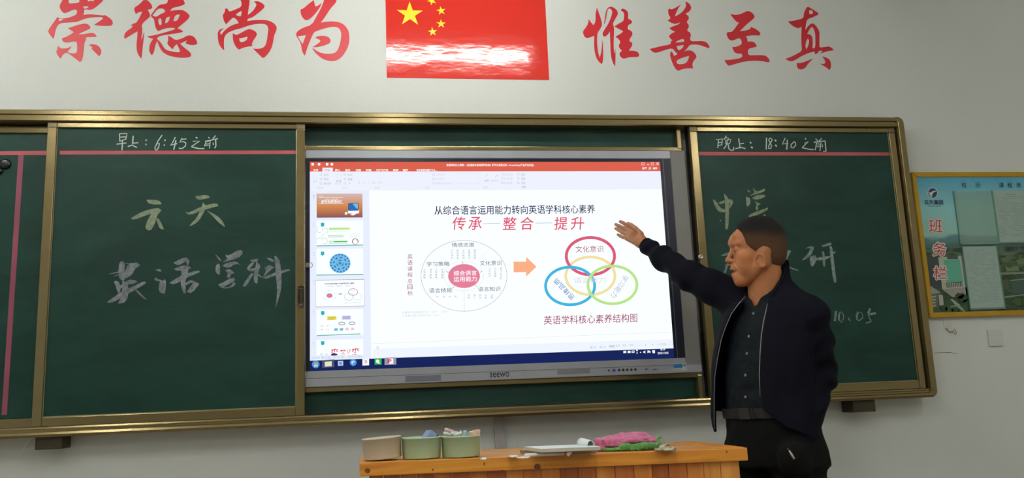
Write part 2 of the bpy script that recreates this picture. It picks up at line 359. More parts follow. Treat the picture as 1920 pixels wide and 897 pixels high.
# ------------------------------------------------------------------ red wall lettering
A0, B0, C0, D0, SC = (60, 0), (380, 0), (1070, 0), (1320, 0), 5.981
chars = {
 'chong': (A0, [
  [(352,-70),(405,-62),(410,0),(415,42),(470,38),(535,30),(530,-20),(520,-120),(560,-135),(622,-110),(622,-20),(628,18),(665,8),(690,20),(704,-10),(705,-75),(770,-85),(812,-50),(808,0),(700,95),(655,112),(600,105),(583,110),(585,130),(575,170),(640,160),(740,168),(800,175),(820,168),(890,215),(908,250),(903,275),(880,292),(760,290),(695,280),(780,225),(800,207),(795,197),(760,190),(680,195),(610,205),(545,228),(510,245),(410,252),(315,260),(280,295),(262,350),(250,415),(237,435),(185,370),(183,340),(220,285),(270,215),(288,190),(300,203),(340,210),(390,203),(440,190),(500,165),(508,125),(500,110),(470,105),(385,145),(350,148),(312,95),(310,60),(345,0)],
  [(570,75),(600,68),(635,72),(630,88),(600,98),(588,100)],
  [(297,210),(350,213),(340,228),(310,238),(303,232)],
  [(403,318),(500,285),(590,262),(635,275),(657,305),(650,322),(600,345),(540,372),(522,390),(580,385),(650,370),(695,372),(715,390),(727,412),(690,415),(625,415),(598,425),(607,445),(590,470),(583,530),(575,620),(560,680),(540,700),(515,680),(450,630),(390,587),(350,605),(320,658),(300,640),(270,585),(283,560),(293,513),(320,545),(390,545),(445,518),(425,550),(395,582),(440,600),(480,602),(503,590),(508,540),(505,470),(470,465),(420,475),(380,480),(345,465),(333,430),(380,418),(430,390),(470,362),(440,340)],
  [(635,502),(690,495),(740,510),(770,545),(780,580),(770,610),(753,632),(720,600),(665,545),(680,540),(665,520)]]),
 'de': (A0, [
  [(1262,-10),(1320,20),(1352,75),(1340,100),(1297,110),(1320,150),(1328,180),(1300,210),(1250,250),(1228,290),(1240,330),(1225,440),(1235,440),(1245,400),(1260,350),(1255,420),(1245,500),(1235,600),(1228,660),(1200,630),(1175,570),(1172,500),(1180,430),(1185,350),(1160,365),(1100,400),(1040,438),(1032,410),(1045,370),(1070,345),(1110,320),(1135,290),(1105,290),(1140,262),(1170,258),(1200,210),(1240,130),(1200,135),(1165,158),(1148,120),(1148,85),(1200,55)],
  [(1332,182),(1340,160),(1400,80),(1440,50),(1500,45),(1520,30),(1525,-5),(1550,-60),(1640,-60),(1690,-15),(1718,40),(1700,55),(1640,75),(1570,90),(1550,125),(1600,115),(1670,110),(1710,122),(1760,160),(1770,185),(1750,215),(1700,260),(1650,300),(1630,318),(1680,338),(1695,358),(1640,372),(1540,385),(1440,402),(1410,418),(1400,440),(1440,470),(1470,520),(1500,560),(1570,580),(1650,590),(1662,575),(1655,555),(1625,495),(1600,515),(1578,553),(1545,525),(1515,490),(1530,450),(1525,400),(1560,415),(1610,455),(1690,430),(1740,400),(1790,398),(1830,425),(1858,485),(1840,502),(1790,508),(1740,495),(1720,482),(1745,450),(1690,475),(1660,490),(1700,530),(1780,590),(1785,630),(1760,645),(1680,650),(1600,640),(1520,620),(1460,580),(1425,520),(1405,455),(1380,510),(1370,580),(1345,622),(1320,590),(1312,550),(1325,490),(1360,435),(1310,422),(1290,405),(1330,405),(1420,385),(1500,362),(1560,345),(1610,325),(1590,310),(1500,315),(1440,340),(1410,350),(1385,310),(1375,260),(1370,215)],
  [(1412,210),(1450,205),(1458,278),(1425,285)], [(1505,195),(1548,187),(1535,240),(1500,265),(1492,255)], [(1605,168),(1660,162),(1640,215),(1615,240),(1585,235)],
  [(1350,176),(1410,95),(1470,95),(1495,120),(1488,140),(1440,160),(1395,193)]]),
 'shang': (B0, [
  [(405,-40),(520,-50),(528,20),(515,100),(505,170),(560,130),(600,70),(605,45),(575,20),(600,12),(640,20),(680,45),(698,70),(680,100),(620,150),(560,195),(505,210),(500,237),(600,225),(700,225),(760,237),(810,270),(835,310),(820,360),(800,400),(790,480),(765,560),(720,620),(677,658),(640,620),(565,545),(600,550),(660,545),(700,520),(720,460),(730,380),(738,320),(720,280),(680,265),(600,268),(520,285),(440,315),(340,340),(270,375),(240,420),(238,500),(243,565),(210,540),(180,490),(170,420),(168,370),(190,330),(240,318),(205,345),(195,370),(207,393),(240,350),(290,305),(350,275),(405,262),(390,230),(345,190),(300,235),(263,273),(240,240),(222,170),(248,140),(252,100),(265,92),(285,105),(298,135),(360,110),(430,80),(438,40),(425,0)],
  [(370,168),(400,140),(437,122),(432,185),(400,182)],
  [(338,372),(375,397),(430,370),(500,330),(540,328),(590,350),(610,380),(600,410),(570,450),(552,490),(558,518),(490,525),(430,545),(408,560),(375,530),(345,470),(338,420)],
  [(407,430),(450,425),(505,410),(500,440),(475,465),(420,478)]]),
 'wei': (B0, [
  [(1245,0),(1255,40),(1265,75),(1300,60),(1332,35),(1325,65),(1290,120),(1240,180),(1200,215),(1160,232),(1120,200),(1098,150),(1098,105),(1125,100),(1170,60)],
  [(1380,-60),(1440,-90),(1495,-50),(1502,15),(1480,45),(1430,100),(1380,180),(1325,255),(1380,245),(1450,240),(1530,248),(1590,280),(1635,340),(1648,420),(1640,500),(1600,590),(1540,660),(1480,685),(1420,685),(1350,665),(1290,620),(1245,570),(1228,535),(1250,550),(1300,585),(1370,605),(1450,605),(1500,585),(1530,530),(1550,450),(1555,370),(1540,330),(1510,305),(1460,300),(1380,315),(1300,340),(1250,360),(1225,410),(1195,480),(1165,560),(1147,628),(1115,580),(1103,495),(1080,450),(1055,415),(1045,380),(1070,345),(1130,310),(1225,280),(1280,180),(1340,70)],
  [(1062,408),(1160,395),(1145,430),(1122,495),(1100,465)],
  [(1262,425),(1300,403),(1370,402),(1420,420),(1438,460),(1420,490),(1350,515),(1290,528),(1232,530),(1280,500),(1325,462),(1310,445)]]),
 'wei2': (C0, [
  [(293,85),(310,130),(335,200),(355,275),(335,320),(300,365),(295,430),(297,500),(305,580),(325,650),(340,600),(350,520),(352,440),(360,500),(365,600),(362,680),(352,718),(320,700),(285,650),(265,560),(262,480),(265,400),(220,420),(165,430),(130,360),(170,310),(198,260),(200,215),(225,250),(255,285),(280,240),(278,160)],
  [(375,270),(386,180),(400,110),(428,78),(465,76),(510,105),(530,140),(525,170),(500,210),(470,270),(485,300),(485,380),(480,480),(485,600),(492,600),(500,540),(503,620),(500,700),(497,748),(470,700),(450,620),(445,520),(442,420),(440,350),(420,385),(390,412),(365,408),(355,375),(380,330),(420,270),(455,190),(468,130),(450,100),(428,92),(410,120),(397,200),(380,270)],
  [(560,115),(570,98),(600,100),(635,125),(645,160),(640,215),(670,220),(690,245),(680,265),(645,280),(635,330),(670,340),(692,365),(690,400),(665,430),(655,465),(685,475),(692,500),(680,530),(650,570),(720,570),(760,590),(768,625),(755,640),(690,640),(640,645),(600,660),(570,650),(547,620),(550,590),(575,570),(545,540),(538,505),(560,475),(540,440),(500,412),(550,385),(590,355),(570,340),(530,320),(490,297),(540,265),(590,240),(600,190),(598,140)]]),
 'shan': (C0, [
  [(1285,20),(1310,25),(1345,60),(1353,95),(1330,130),(1285,155),(1320,180),(1327,210),(1295,250),(1322,275),(1325,305),(1300,345),(1340,365),(1350,405),(1335,425),(1345,465),(1430,462),(1490,462),(1530,480),(1560,530),(1550,543),(1490,520),(1430,500),(1335,500),(1310,540),(1270,580),(1320,562),(1370,575),(1405,615),(1412,645),(1380,680),(1362,720),(1372,768),(1320,765),(1250,775),(1200,800),(1160,750),(1130,680),(1110,610),(1130,572),(1160,630),(1198,605),(1170,580),(1140,540),(1060,560),(980,590),(930,592),(885,550),(950,535),(1030,515),(1120,500),(1125,460),(1145,455),(1110,425),(1102,400),(1140,370),(1175,358),(1135,340),(1107,315),(1150,295),(1210,275),(1228,250),(1190,265),(1150,268),(1085,230),(1125,205),(1095,160),(1093,110),(1105,95),(1130,110),(1190,80),(1240,45),(1200,100),(1165,187),(1220,160),(1270,115),(1298,60)],
  [(1170,480),(1200,455),(1262,433),(1275,455),(1272,470)], [(1185,518),(1230,510),(1270,505),(1255,540),(1210,570),(1195,545)], [(1180,685),(1230,655),(1330,625),(1320,665),(1290,715),(1200,725)]]),
 'zhi': (D0, [
  [(295,160),(370,170),(430,150),(485,122),(530,135),(573,185),(550,215),(480,270),(400,352),(460,345),(525,325),(520,303),(570,320),(620,355),(635,385),(615,402),(560,395),(470,405),(485,440),(487,470),(540,465),(575,485),(593,522),(550,535),(490,550),(493,625),(580,620),(680,620),(720,650),(740,690),(720,702),(650,685),(560,680),(450,690),(340,720),(275,742),(250,710),(228,675),(300,672),(428,650),(428,600),(385,603),(340,590),(315,530),(370,525),(425,495),(420,450),(395,425),(350,445),(310,458),(275,440),(250,385),(262,360),(310,362),(345,320),(392,255),(365,245),(335,215)]]),
 'zhen': (D0, [
  [(1162,72),(1200,95),(1240,120),(1285,150),(1280,165),(1230,190),(1155,215),(1140,280),(1135,340),(1170,290),(1205,262),(1240,270),(1295,350),(1293,430),(1292,520),(1300,535),(1350,528),(1400,520),(1435,540),(1455,565),(1400,572),(1350,585),(1295,605),(1335,572),(1285,570),(1275,600),(1240,608),(1243,580),(1200,585),(1100,625),(1030,670),(975,695),(910,660),(960,645),(1050,600),(1100,570),(1092,500),(1090,400),(1095,300),(1060,318),(1020,305),(980,280),(940,242),(1020,232),(1115,205),(1120,150),(1140,100)],
  [(1190,105),(1225,130),(1215,160),(1180,160),(1175,130)], [(1155,383),(1180,330),(1210,298),(1240,340),(1250,420),(1248,540),(1215,545),(1220,440),(1205,400),(1180,385)], [(1165,430),(1180,460),(1170,510),(1145,560),(1135,510),(1145,460)],
  [(1040,705),(1070,712),(1130,695),(1225,655),(1170,710),(1130,770),(1085,782),(1045,765)],
  [(1325,632),(1390,655),(1420,690),(1425,750),(1405,788),(1370,755),(1300,715),(1350,720),(1365,690)]]),
}
wl = ['leftmost red brush-style wall character, with a mountain-shaped top', 'red brush-style wall character second from the left', 'red brush-style wall character third from the left', 'red brush-style wall character just left of the red flag',
      'red brush-style wall character just right of the red flag', 'tall narrow red wall character with stacked bars, second right of the flag', 'red wall character third right of the flag, with wide base bar', 'rightmost red brush-style wall character, on two short feet']
for (k, (off, loops)), lb in zip(chars.items(), wl):
    o = slab_px('wall_character', loops, WY, M_red, None, 0.0012, off, SC, smooth=1)
    tag(o, lb, 'lettering', 'red slogan characters on the wall')
# ------------------------------------------------------------------ flag
def flag_material():
    m = mat('red_flag_film', (216, 50, 40), rough=0.10, spec=0.6)
    nt = m.node_tree; b = nt.nodes['Principled BSDF']
    tc = nt.nodes.new('ShaderNodeTexCoord')
    mp = nt.nodes.new('ShaderNodeMapping'); mp.inputs['Scale'].default_value = (1, 1, 2.5)
    nt.links.new(tc.outputs['Object'], mp.inputs[0])
    n = nt.nodes.new('ShaderNodeTexNoise'); n.inputs['Scale'].default_value = 9; n.inputs['Detail'].default_value = 3
    nt.links.new(mp.outputs[0], n.inputs['Vector'])
    bp = nt.nodes.new('ShaderNodeBump'); bp.inputs['Strength'].default_value = 0.2; bp.inputs['Distance'].default_value = 0.005
    nt.links.new(n.outputs['Fac'], bp.inputs['Height']); nt.links.new(bp.outputs[0], b.inputs['Normal'])
    return m
M_flag = flag_material()
M_star = mat('yellow_film', (240, 226, 24), rough=0.3)
FL = P(725.3, 145.5, WY); FR = P(1029.7, 150.5, WY)
fw = FR.x - FL.x; fh = fw * 2 / 3; fx0 = FL.x; fz0 = (FL.z + FR.z) / 2; fz1 = fz0 + fh
flag = box('flag', fx0, fx0 + fw, WY - .0016, WY, fz0, fz1, M_flag)
tag(flag, 'red glossy flag sheet with five yellow stars on the wall above the board', 'flag')
def star(cx, cz, r, rot):
    pts = []
    for k in range(10):
        a = rot + PI / 2 + k * PI / 5; q = r if k % 2 == 0 else r * .382
        pts.append((cx + q * math.cos(a), cz + q * math.sin(a)))
    c = (cx, cz); V = [c] + pts; F = [(0, 1 + k, 1 + (k + 1) % 10) for k in range(10)]
    o = slab('star', V, F, WY - .0016, M_star, flag, 0.0008); return o
p = P(768.5, 27, WY); star(p.x, p.z, .062, 0)
for (u, v, r_) in ((810, 2, .4), (827, 20.5, .15), (827, 45, 0), (811, 60, .1)):
    p = P(u, v, WY); star(p.x, p.z, .0225, r_)

# ------------------------------------------------------------------ blackboard frame (fixed)
fr = empty('chalkboard_frame', (0.3, WY, 1.0)); fr.location = (0, 0, 0)
tag(fr, 'long bronze metal chalkboard frame with tracks, rear boards and wall brackets', 'chalkboard frame')
XL = -2.25
zt0, zt1 = .165 + ZW, .217 + ZW
extr_x('top_track', [(WY, zt1), (-.018, zt1), (-.026, zt1 - .006), (-.026, zt1 - .021), (-.019, zt1 - .0235), (-.019, zt1 - .0275), (-.028, zt1 - .030), (-.028, zt0 + .004), (-.022, zt0), (WY, zt0)], XL, 2.735, M_bronze, fr)
zb1, zb0 = -1.058 + ZW, -1.096 + ZW
extr_x('bottom_track', [(WY, zb1), (-.014, zb1), (-.016, zb1 - .006), (-.020, zb1 - .009), (-.020, zb1 - .016), (-.028, zb1 - .020), (-.031, zb1 - .028), (-.028, zb0), (WY, zb0)], XL, 2.735, M_bronze, fr)
# right end with rounded corners
def side_end():
    R_ = .03; xo = 2.760; xi = 2.722; out = []; inn = []
    zt, zb = zt1, zb0
    arc = lambda cx, cz, r, a0, a1: [(cx + r * math.cos(math.radians(a0 + (a1 - a0) * k / 6)), cz + r * math.sin(math.radians(a0 + (a1 - a0) * k / 6))) for k in range(7)]
    out = arc(xo - R_, zb + R_, R_, -90, 0) + arc(xo - R_, zt - R_, R_, 0, 90)
    inn = [(xi, zb), (xi, zt)]
    lp = [(xi, zb)] + out + [(xi, zt)]
    n = len(lp); V = [(a, -.024, b) for a, b in lp] + [(a, WY, b) for a, b in lp]
    F = [tuple(range(n)), tuple(range(n, 2 * n))[::-1]] + [(i, (i + 1) % n, (i + 1) % n + n, i + n) for i in range(n)]
    bm = bmesh.new(); vv = [bm.verts.new(v) for v in V]
    for f in F: bm.faces.new([vv[i] for i in f])
    bbox(bm, 2.724, 2.738, -.034, -.022, zb0 + .03, zt1 - .02, .003)
    return bmobj('side_rail', bm, M_bronze, fr)
side_end()
box('dark_gap', 2.712, 2.724, .02, WY, zb1, zt0, M_gap, fr)
box('rear_board', XL, -.05, .030, .040, -1.02 + ZW, .130 + ZW, M_green, fr)
box('rear_board_rail', XL, -1.0, .022, .045, .130 + ZW, .158 + ZW, M_bronze, fr, .002)
box('rear_board_rail', XL, -1.0, .016, .045, -1.058 + ZW, -1.022 + ZW, M_bronze, fr, .002)
box('rear_board', -.05, 1.655, .040, .050, .070 + ZW, .165 + ZW, M_green, fr)
box('rear_board', -.05, 1.665, .040, .050, -1.05 + ZW, -.960 + ZW, M_green, fr)
box('rear_board_rail', -.05, 1.663, .014, .045, .057 + ZW, .077 + ZW, M_bronze, fr, .003)
box('rear_board_rail', 1.642, 1.664, .012, .045, .066 + ZW, .164 + ZW, M_bronze, fr, .004)
box('rear_board_rail', -.05, 1.672, .014, .045, -.966 + ZW, -.945 + ZW, M_bronze, fr, .003)
box('rear_board_rail', 1.652, 1.674, .012, .045, -1.056 + ZW, -.955 + ZW, M_bronze, fr, .004)
box('rear_board', 1.70, 2.70, .050, .060, -1.05 + ZW, .165 + ZW, M_gap, fr)
def bracket(u0, v0, u1, v1):
    a = P(u0, v0, .0); b = P(u1, v1, .0)
    bm = bmesh.new(); bbox(bm, a.x, b.x, -.012, WY, b.z, a.z + .012, .004)
    return bmobj('wall_bracket', bm, mat('dark_bracket', (62, 56, 38), rough=.5, metal=.4), fr)
bracket(68, 822, 118, 842); bracket(1596, 752, 1640, 772)
tape = slab_px('tape_strip', [[(0, 284), (89, 283), (89, 291), (0, 291)]], .030, M_tape, fr, .0005)
slab_px('tape_strip', [[(34.5, 291), (44.5, 291), (13, 778), (3, 779)]], .030, M_tape2, fr, .0005)
slab_px('tape_strip', [[(-90, 285), (0, 284), (0, 291), (-90, 292)]], .030, M_tape, fr, .0005)
# magnets
for (u, v, r, lb) in ((10.5, 308, 9.5, 'round black magnet beside the vertical pink tape'), (-2, 321, 7, 'round black magnet cut by the left picture edge')):
    p = P(u, v, .03); sc_ = r * .00226
    o = lathe('magnet', [(0, 0), (sc_, 0), (sc_, .006), (sc_ * .86, .009), (sc_ * .5, .0115), (0, .0125)], mat('black_plastic', (16, 18, 18), rough=.25), None, 24, Matrix.Translation((p.x, .0298, p.z)) @ Matrix.Rotation(PI / 2, 4, 'X'))
    tag(o, lb, 'magnet')

# ------------------------------------------------------------------ sliding boards
PY = -.006             # face of the sliding boards
def sliding(x0, x1, label, wl_, wr):
    """x0,x1 green field; wl_, wr widths of the stiles"""
    z0, z1 = -1.021 + ZW, .142 + ZW; zb, zt = -1.057 + ZW, .164 + ZW
    e = empty('sliding_chalkboard', (0, 0, 0)); tag(e, label, 'chalkboard')
    box('board_surface', x0 - .005, x1 + .005, PY, .012, z0 - .005, z1 + .005, M_green, e)
    box('stile', x0 - wl_, x0, -.016, .012, zb, zt - .022, M_bronze, e, .003)
    box('stile', x1, x1 + wr, -.016, .012, zb, zt - .022, M_bronze, e, .003)
    box('top_rail', x0, x1, -.0155, .012, z1, zt, M_bronze, e, .003)
    box('bottom_rail', x0, x1, -.0155, .012, zb, z0, M_bronze, e, .003)
    box('corner_cap', x0 - wl_, x0, -.0165, .012, zt - .022, zt, M_bronze_corner, e, .002)
    box('corner_cap', x1, x1 + wr, -.0165, .012, zt - .022, zt, M_bronze_corner, e, .002)
    box('edge_seal', x0 + .0002, x1 - .0002, -.0085, -.0045, z0, z0 + .0030, M_seal, e)
    box('edge_seal', x0 - .0004, x0 + .0022, -.0085, -.0045, z0, z1, M_seal, e)
    box('edge_seal', x1 - .0022, x1 + .0004, -.0085, -.0045, z0, z1, M_seal, e)
    return e
LB = sliding(-1.008, -.055, 'left sliding green chalkboard panel with pink tape line and two rows of chalk characters', .036, .036)
RB = sliding(1.731, 2.683, 'right sliding green chalkboard panel behind the man, chalked with a date', .036, .031)
slab_px('tape_strip', [[(112, 283), (555, 282.5), (555, 289), (112, 290)]], PY, M_tape, LB, .0005)
slab_px('tape_strip', [[(1307, 285), (1667, 286), (1668, 292), (1308, 291.5)]], PY, M_tape, RB, .0005)
# pull latch and lock
M_nickel = mat('dull_nickel', (120, 116, 104), rough=.35, metal=.8)
p = P(564.5, 557, -.016)
bm = bmesh.new()
bbox(bm, p.x - .012, p.x + .012, -.0195, -.0155, p.z - .044, p.z + .044, .011, 4)
o = bmobj('latch_plate', bm, M_nickel, LB)
box('latch_recess', p.x - .0065, p.x + .0065, -.0203, -.0190, p.z - .028, p.z + .030, mat('dark_latch', (60, 56, 46), rough=.5, metal=.5), LB, .004)
for dz in (.034, -.034):
    lathe('screw', [(0, 0), (.0045, 0), (.0035, .002), (0, .0025)], M_nickel, LB, 12, Matrix.Translation((p.x, -.0195, p.z + dz)) @ Matrix.Rotation(PI / 2, 4, 'X'))
p = P(578, 497.5, -.018)
box('catch_bar', p.x - .010, p.x + .006, -.020, -.013, p.z - .010, p.z + .010, M_nickel, LB, .002)
pr = P(584, 497.5, -.018)
tube('catch_loop', [(pr.x - .006 + .010 * math.sin(a), -.018, pr.z + .0105 * math.cos(a)) for a in [PI * k / 10 for k in range(11)]], .0013, M_nickel, LB, 6)
p = P(1313.5, 482, -.016)
lathe('lock_cylinder', [(0, 0), (.0115, 0), (.0115, .004), (.010, .006), (.0055, .0065), (.005, .0045), (0, .0045)], mat('bright_lock', (196, 194, 180), rough=.2, metal=.9), RB, 24, Matrix.Translation((p.x, -.016, p.z)) @ Matrix.Rotation(PI / 2, 4, 'X'))
p = P(1630.5, 243, -.0155)
lathe('screw', [(0, 0), (.0035, 0), (.0028, .002), (0, .0025)], mat('bright_lock', (0, 0, 0)), RB, 12, Matrix.Translation((p.x, -.0155, p.z)) @ Matrix.Rotation(PI / 2, 4, 'X'))
# ------------------------------------------------------------------ chalk writing
def chalk_lines(lines, y, m, par, off, sc):
    for l_ in lines: bands('chalk_stroke', [l_], y, m, par, off, sc)
def chalk_shape(polys, off, sc, m, par):
    for i_, lp in enumerate(polys):
        slab_px('chalk_stroke', [lp], PY, m, par, .0003 + .00006 * (i_ % 9), off, sc, smooth=1)
Sy = 1311 / 380
chalk_shape([[(325,120),(410,122),(425,150),(345,150)], [(225,240),(300,195),(400,170),(422,186),(385,205),(350,212),(240,252)],
 [(400,172),(425,188),(392,225),(380,280),(350,325),(315,305),(335,250),(365,200)], [(385,235),(410,245),(440,312),(412,308),(398,270)],
 [(642,98),(722,87),(737,108),(658,123)], [(578,198),(600,205),(690,160),(780,140),(793,160),(700,185),(600,222)],
 [(692,137),(712,160),(705,190),(660,265),(610,292),(605,285),(650,240),(680,180)], [(715,190),(760,210),(805,240),(830,280),(833,298),(790,265),(750,220)]], (180, 340), Sy, M_chalk_y, LB)
S6 = 1136 / 190
chalk_shape([[(195,340),(225,290),(265,318),(258,400),(262,480),(262,515),(215,510),(190,460)], [(290,335),(400,315),(438,345),(370,390),(350,450),(262,500),(240,470),(275,400)],
 [(275,318),(330,326),(400,312),(400,318),(330,332),(270,326)],
 [(70,447),(190,415),(190,432)], [(125,470),(190,445),(190,460)],
 [(140,525),(185,520),(215,560),(215,640),(190,660),(165,600)], [(215,570),(300,510),(350,505),(410,530),(345,560),(300,560),(240,600),(190,610)],
 [(235,505),(300,560),(305,650),(290,730),(250,770),(185,775),(220,710),(235,620)],
 [(345,590),(480,520),(505,545),(400,610),(300,665),(200,725),(110,768),(60,762),(190,665),(270,615)], [(380,625),(400,620),(515,735),(460,712)],
 [(600,393),(655,385),(678,415),(640,415)], [(592,505),(608,480),(625,498),(690,515),(690,532),(650,525),(600,518)], [(712,500),(728,540),(715,660),(690,665),(642,640),(648,530),(690,530)],
 [(805,318),(940,250),(990,285),(975,350),(960,345),(950,300),(920,318),(860,348)], [(810,388),(900,350),(975,350),(1010,380),(978,378),(965,440),(940,540),(950,660),(915,660),(885,520),(900,440),(895,400),(855,408)],
 [(760,545),(900,455),(1080,398),(1108,420),(945,490),(820,562)], [(945,540),(1010,505),(1100,555),(1015,660),(960,645),(1000,580),(1030,550),(1000,540),(950,570)]], (190, 440), S6, M_chalk_p, LB)
chalk_shape([[(200,222),(235,245),(272,300),(240,285)], [(318,220),(350,240),(480,163),(518,205),(460,265),(330,300),(280,312),(340,272),(320,250)],
 [(275,350),(330,320),(430,298),(480,340),(430,328),(350,380),(300,360)], [(310,405),(360,385),(418,430),(375,450),(365,490),(330,480),(345,430)],
 [(235,325),(258,345),(250,455),(203,430),(205,350)], [(230,565),(400,478),(425,510),(400,535),(300,588),(270,592)], [(400,535),(435,550),(400,590),(310,610),(250,590),(262,585),(330,598),(385,570)],
 [(585,290),(680,270),(680,295),(660,310),(630,310)], [(625,305),(640,320),(585,385),(655,375),(640,410),(600,415),(550,390),(575,345)], [(660,300),(712,350),(690,400),(680,440),(675,550),(635,540),(632,450),(655,360)],
 [(600,430),(630,440),(545,588),(505,580)], [(680,440),(740,485),(720,485),(675,458)],
 [(773,262),(830,268),(870,300),(840,310),(800,285)], [(750,375),(810,340),(860,370),(820,400),(780,440),(735,480),(775,400)], [(730,485),(900,415),(1020,385),(1040,405),(900,450),(770,500)],
 [(865,235),(915,270),(935,350),(945,500),(940,620),(905,740),(875,835),(890,720),(895,600),(880,450),(870,300)]], (370, 440), S6, M_chalk_p, LB)
S4 = 1223 / 300
chalk_shape([[(148,140),(170,145),(208,210),(240,212),(243,238),(190,235),(165,190)], [(190,165),(235,145),(290,135),(308,160),(275,215),(262,212),(282,165),(240,165),(205,178)],
 [(232,92),(265,125),(272,150),(270,360),(245,372),(243,150)], [(200,295),(212,298),(208,310)],
 [(410,65),(430,72),(437,88),(418,82)], [(452,50),(478,75),(500,78),(545,55),(550,75),(500,95),(430,112),(470,86)], [(448,130),(480,105),(545,103),(550,120),(500,140),(470,140)],
 [(403,118),(435,130),(435,180),(412,195),(405,180)], [(465,152),(515,175),(490,190),(500,215),(480,225),(475,200),(485,175)], [(420,262),(480,232),(575,200),(560,228),(490,258),(450,290),(428,280)], [(515,282),(545,250),(555,265),(530,285)]], (1300, 340), S4, M_chalk_y, RB)
chalk_shape([[(850,515),(905,492),(925,510),(895,575),(840,608),(828,602),(880,550),(895,512)], [(893,575),(930,565),(940,575),(940,612),(910,655),(895,640),(890,600)],
 [(935,585),(1045,572),(1045,590),(940,612)], [(985,535),(1000,540),(1008,600),(1008,655),(990,650)], [(978,492),(1045,468),(1058,478),(1050,490),(985,505)],
 [(1040,495),(1060,500),(1068,560),(1085,700),(1095,775),(1075,780),(1060,690),(1048,600)], [(1050,545),(1085,535),(1090,548),(1052,565)],
 [(700,530),(745,530),(745,545),(715,590),(720,630),(690,668),(675,665),(695,630),(690,580)], [(710,640),(760,665),(805,680),(800,686),(740,670)],
 [(207,570),(255,545),(290,540),(280,558),(250,572)], [(283,470),(295,475),(288,545),(275,600),(270,590)], [(250,640),(275,600),(268,640),(250,700),(230,708)],
 [(300,560),(420,530),(420,545),(310,580)], [(330,480),(345,480),(380,650),(365,660)], [(240,640),(450,590),(455,605),(250,655)]], (1300, 340), S4, M_chalk_g, RB)
W = 1.9
chalk_lines([
 ([(200,90),(205,215)],W),([(200,92),(318,88),(300,180)],W),([(215,145),(300,140)],W),([(215,205),(300,178)],W),([(155,255),(310,235)],W),([(248,190),(240,350)],2.3),
 ([(415,125),(405,255)],2.4),([(405,240),(495,232)],W),([(330,292),(400,270),(475,308)],W),
 ([(612,185),(625,200)],2.8),([(608,255),(625,265)],2.6),
 ([(868,112),(800,210),(755,310),(760,340),(785,350),(815,300),(825,245),(800,235),(775,270)],W),
 ([(905,185),(922,200)],2.8),([(893,265),(910,272)],2.6),
 ([(1075,145),(1035,225),(995,272),(1105,245)],W),([(1085,195),(1050,340)],2.4),
 ([(1180,160),(1145,225),(1200,215),(1240,235),(1235,280),(1180,325),(1130,320)],2.0),([(1180,180),(1248,172)],W),
 ([(1395,145),(1420,165)],2.4),([(1350,210),(1455,205),(1330,290)],W),([(1325,295),(1440,325),(1530,325)],2.1),
 ([(1590,145),(1610,160)],2.0),([(1705,120),(1660,170)],W),([(1540,212),(1740,168)],2.0),([(1560,210),(1530,290)],1.6),([(1560,215),(1620,205),(1610,320)],1.7),([(1555,255),(1610,245)],1.3),([(1550,280),(1605,270)],1.3),([(1665,230),(1670,270)],1.6),([(1705,190),(1710,280),(1690,318)],2.2)],
 PY - .0003, M_chalk_w, LB, (200, 240), 8.348)
chalk_lines([
 ([(168,160),(200,170),(190,280)],W),([(190,165),(255,150),(245,240)],W),([(200,205),(240,200)],1.5),([(200,245),(245,235)],1.5),
 ([(310,110),(275,165)],W),([(300,135),(345,145),(325,170)],1.6),([(300,175),(375,160),(355,215),(310,225)],1.7),([(300,175),(300,225)],1.5),([(325,180),(310,240),(275,290)],1.8),([(335,230),(345,290),(375,312),(410,305),(412,265)],2.0),
 ([(480,145),(500,285)],2.0),([(500,220),(552,212)],W),([(435,290),(510,268),(575,288)],2.0),
 ([(635,195),(655,215)],2.6),([(650,262),(675,280)],3.0),
 ([(865,135),(862,300)],2.2),([(945,160),(915,140),(895,165),(915,205),(935,245),(925,285),(895,285),(895,250),(925,200),(945,165)],1.9),
 ([(980,165),(1000,185)],2.8),([(985,235),(1008,258)],2.8),
 ([(1125,140),(1085,225),(1165,212)],1.9),([(1155,165),(1145,300)],2.2),
 ([(1245,195),(1205,230),(1205,270),(1235,278),(1270,240),(1265,200),(1240,190)],1.8),
 ([(1400,140),(1412,165)],1.8),([(1390,215),(1445,190),(1360,272)],1.7),([(1360,275),(1450,295),(1520,300)],1.9),
 ([(1545,150),(1575,180)],1.7),([(1630,145),(1590,185)],1.8),([(1520,200),(1680,180)],1.9),([(1560,205),(1540,310)],1.7),([(1565,215),(1620,205),(1605,320)],1.7),([(1565,240),(1610,232)],1.2),([(1560,262),(1608,255)],1.2),([(1640,230),(1640,270)],1.5),([(1678,185),(1690,325),(1650,325)],1.9)],
 PY - .0003, M_chalk_w, RB, (1320, 240), 7.385)
chalk_lines([([(440,220),(405,520)],4.0),([(575,235),(530,330),(530,480),(610,560),(660,470),(670,350),(600,240)],[2,3,3,2,1.6,1.4,1.3]),([(810,420),(860,515)],2.0),
 ([(1110,240),(1065,330),(1065,470),(1130,510),(1240,430),(1240,320),(1170,250)],[4,4,3,2.2,2.6,1.5,1.5]),([(1465,140),(1400,300)],4.2),([(1410,325),(1630,285)],4.2),([(1400,330),(1440,420),(1495,520)],1.8),([(1500,530),(1330,585)],2.2)],
 PY - .0003, M_chalk_g, RB, (1540, 570), 16.0)
# faint wiped smears left on the boards
M_smear = mat('wiped_chalk_film', (46, 78, 68), rough=.8, col2=(38, 68, 58), vscale=30)
